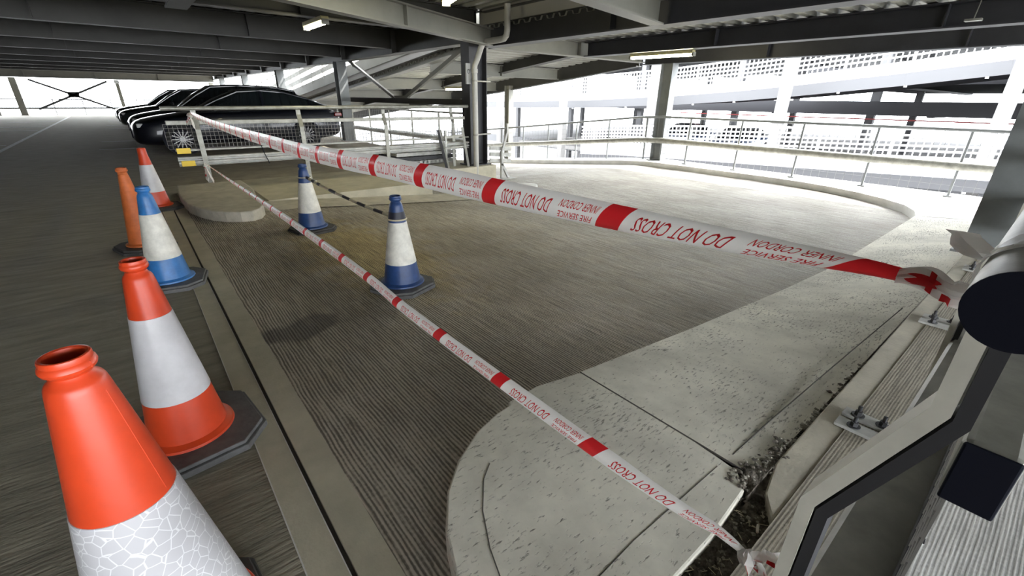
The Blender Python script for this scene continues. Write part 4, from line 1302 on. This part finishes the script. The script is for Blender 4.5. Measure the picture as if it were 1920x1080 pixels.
# ------------------------------------------------------------ the yard and the opposite car park
b = MB().box((-60, -80, -7.2), (120, 120, -7.0))
struct(b.build('floor_yard', 'ground', smooth=False))
def ramp_band(name, label, X, path, kick, mesh_h, beam_h, mdeck, cell=0.16, wire=0.05, y_ref=0.0):
    t = empty(name, (X, y_ref, 0), label=label, cat='ramp')
    P2 = path
    def strip(z0, z1, th, nm, m_):
        bb = MB()
        for (ya, za), (yb, zb) in zip(P2, P2[1:]):
            bb.bar((0, ya - y_ref, za + (z0 + z1) / 2), (0, yb - y_ref, zb + (z0 + z1) / 2), th, z1 - z0)
        bb.build(nm, m_, t, smooth=False)
    strip(-beam_h, 0, 0.2, 'edge_beam', mdeck)
    strip(0.0, kick, 0.06, 'kick_panel', 'white_paint')
    strip(mesh_h, mesh_h + 0.06, 0.06, 'top_rail', 'white_paint')
    bb = MB()
    y = P2[0][0]
    def zp(y):
        return interp(sorted(P2), y)
    ylo, yhi = min(P2[0][0], P2[-1][0]), max(P2[0][0], P2[-1][0])
    y = ylo
    while y < yhi:
        bb.bar((0, y - y_ref, zp(y) + kick), (0, y - y_ref, zp(y) + mesh_h), wire, 0.02, up=(0, 1, 0))
        y += cell
    nrow = int((mesh_h - kick) / cell)
    for k in range(1, nrow + 1):
        for (ya, za), (yb, zb) in zip(P2, P2[1:]):
            zz_ = kick + k * (mesh_h - kick) / (nrow + 1)
            bb.bar((0, ya - y_ref, za + zz_), (0, yb - y_ref, zb + zz_), 0.02, wire)
    bb.build('mesh_panel', 'white_paint', t, smooth=False)
    y = ylo + 0.7
    while y < yhi:
        MB().bar((-0.06, y - y_ref, zp(y) - beam_h - 0.05), (-0.06, y - y_ref, zp(y) + mesh_h + 0.02), 0.07, 0.07, up=(0, 1, 0)).build('post', 'white_paint', t, smooth=False)
        y += 1.75
    bb = MB()
    for (ya, za), (yb, zb) in zip(P2, P2[1:]):
        bb.add([(0.1, ya - y_ref, za - 0.05), (5, ya - y_ref, za - 0.05), (5, yb - y_ref, zb - 0.05), (0.1, yb - y_ref, zb - 0.05), (0.1, ya - y_ref, za - 0.25), (5, ya - y_ref, za - 0.25), (5, yb - y_ref, zb - 0.25), (0.1, yb - y_ref, zb - 0.25)],
               [(0, 1, 2, 3), (7, 6, 5, 4)])
    bb.build('deck', 'far_dark', t, smooth=False)
    return t
ramp_band('opposite_ramp', 'upper white mesh sided ramp across the gap, rising to the right', 19.0, [(32, 1.15), (23, 1.2), (17, 1.33), (11.8, 1.56), (9, 1.75), (7, 1.93), (4, 2.24), (1.8, 2.5), (-3, 3.0), (-9, 3.6)], 0.34, 1.08, 0.36, 'far_grey', y_ref=12)
ramp_band('opposite_ramp', 'lower white mesh sided ramp across the gap, behind the guard pipe', 16.0, [(14.5, -0.95), (12.6, -0.81), (8.9, -0.65), (6.2, -0.55), (3.9, -0.46), (1.6, -0.36), (-3, -0.2), (-8, 0.0)], 0.5, 1.15, 0.3, 'far_grey', y_ref=6)
for y in (-4.2, 1.5, 7.0, 12.3, 17.7, 23.1):
    bb = MB().box((17.8, y - 0.16, -7), (18.1, y + 0.16, 4.4))
    struct(bb.build('column', 'far_conc', smooth=False))
# opposite car park: decks, beams, columns
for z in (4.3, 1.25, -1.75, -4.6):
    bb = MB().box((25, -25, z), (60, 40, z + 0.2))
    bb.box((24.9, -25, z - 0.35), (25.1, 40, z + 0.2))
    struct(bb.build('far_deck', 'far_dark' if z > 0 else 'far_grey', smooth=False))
    for k in range(10):
        bb = MB().box((25.2, -20 + k * 6, z - 0.4), (60, -19.75 + k * 6, z))
        struct(bb.build('far_beam', 'far_dark', smooth=False))
for k in range(9):
    bb = MB().box((25.2, -18 + k * 6, -7), (25.5, -17.7 + k * 6, 4.4))
    bb.box((33, -18 + k * 6, -7), (33.3, -17.7 + k * 6, 4.4))
    struct(bb.build('column', 'far_grey', smooth=False))
for z in (0.72,):
    bb = MB().box((24.7, -25, z), (24.8, 16, z + 0.05))
    tag(bb.build('red_rail', 'far_red', smooth=False), 'thin red rail on the opposite car park just below its dark beam', 'rail')
b = MB().box((24.2, -25, 2.05), (45, 8.6, 2.75))
for k in range(7): b.box((24.0, -22 + k * 4.6, 1.95), (45, -21.8 + k * 4.6, 2.1))
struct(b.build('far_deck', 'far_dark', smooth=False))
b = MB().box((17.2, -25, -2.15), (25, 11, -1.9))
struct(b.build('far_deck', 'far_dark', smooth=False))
for k, y in enumerate((-1.5, 1.6, 4.4)):
    t = MB().box((17.6, y - 1.2, -1.78), (17.7, y + 1.2, -1.66))
    for q in (-1.1, 0, 1.1): t.box((17.6, y + q - 0.04, -1.9), (17.7, y + q + 0.04, -1.7))
    tag(t.build('red_rail', 'far_red', smooth=False), ('low red rail on the deck below the fence foot, ' + ('rightmost of three', 'middle one of three', 'leftmost of three')[k]), 'rail', 'low red rails below the fence')
# cars parked opposite
for i, (x, y, z, lab) in enumerate(((23.2, 13.7, -1.0, 'blue car parked opposite, left of the slim column'), (23.4, 10.8, -1.0, 'blue car parked opposite, right of the slim column'))):
    car((21.4, y, -1.2), 0, lab, 'car_blue', detail=False, SC=(0.8, 1.0, 1.0))
bb = MB().box((20.3, 5, -1.4), (28, 24, -1.2))
struct(bb.build('far_deck', 'far_conc', smooth=False))
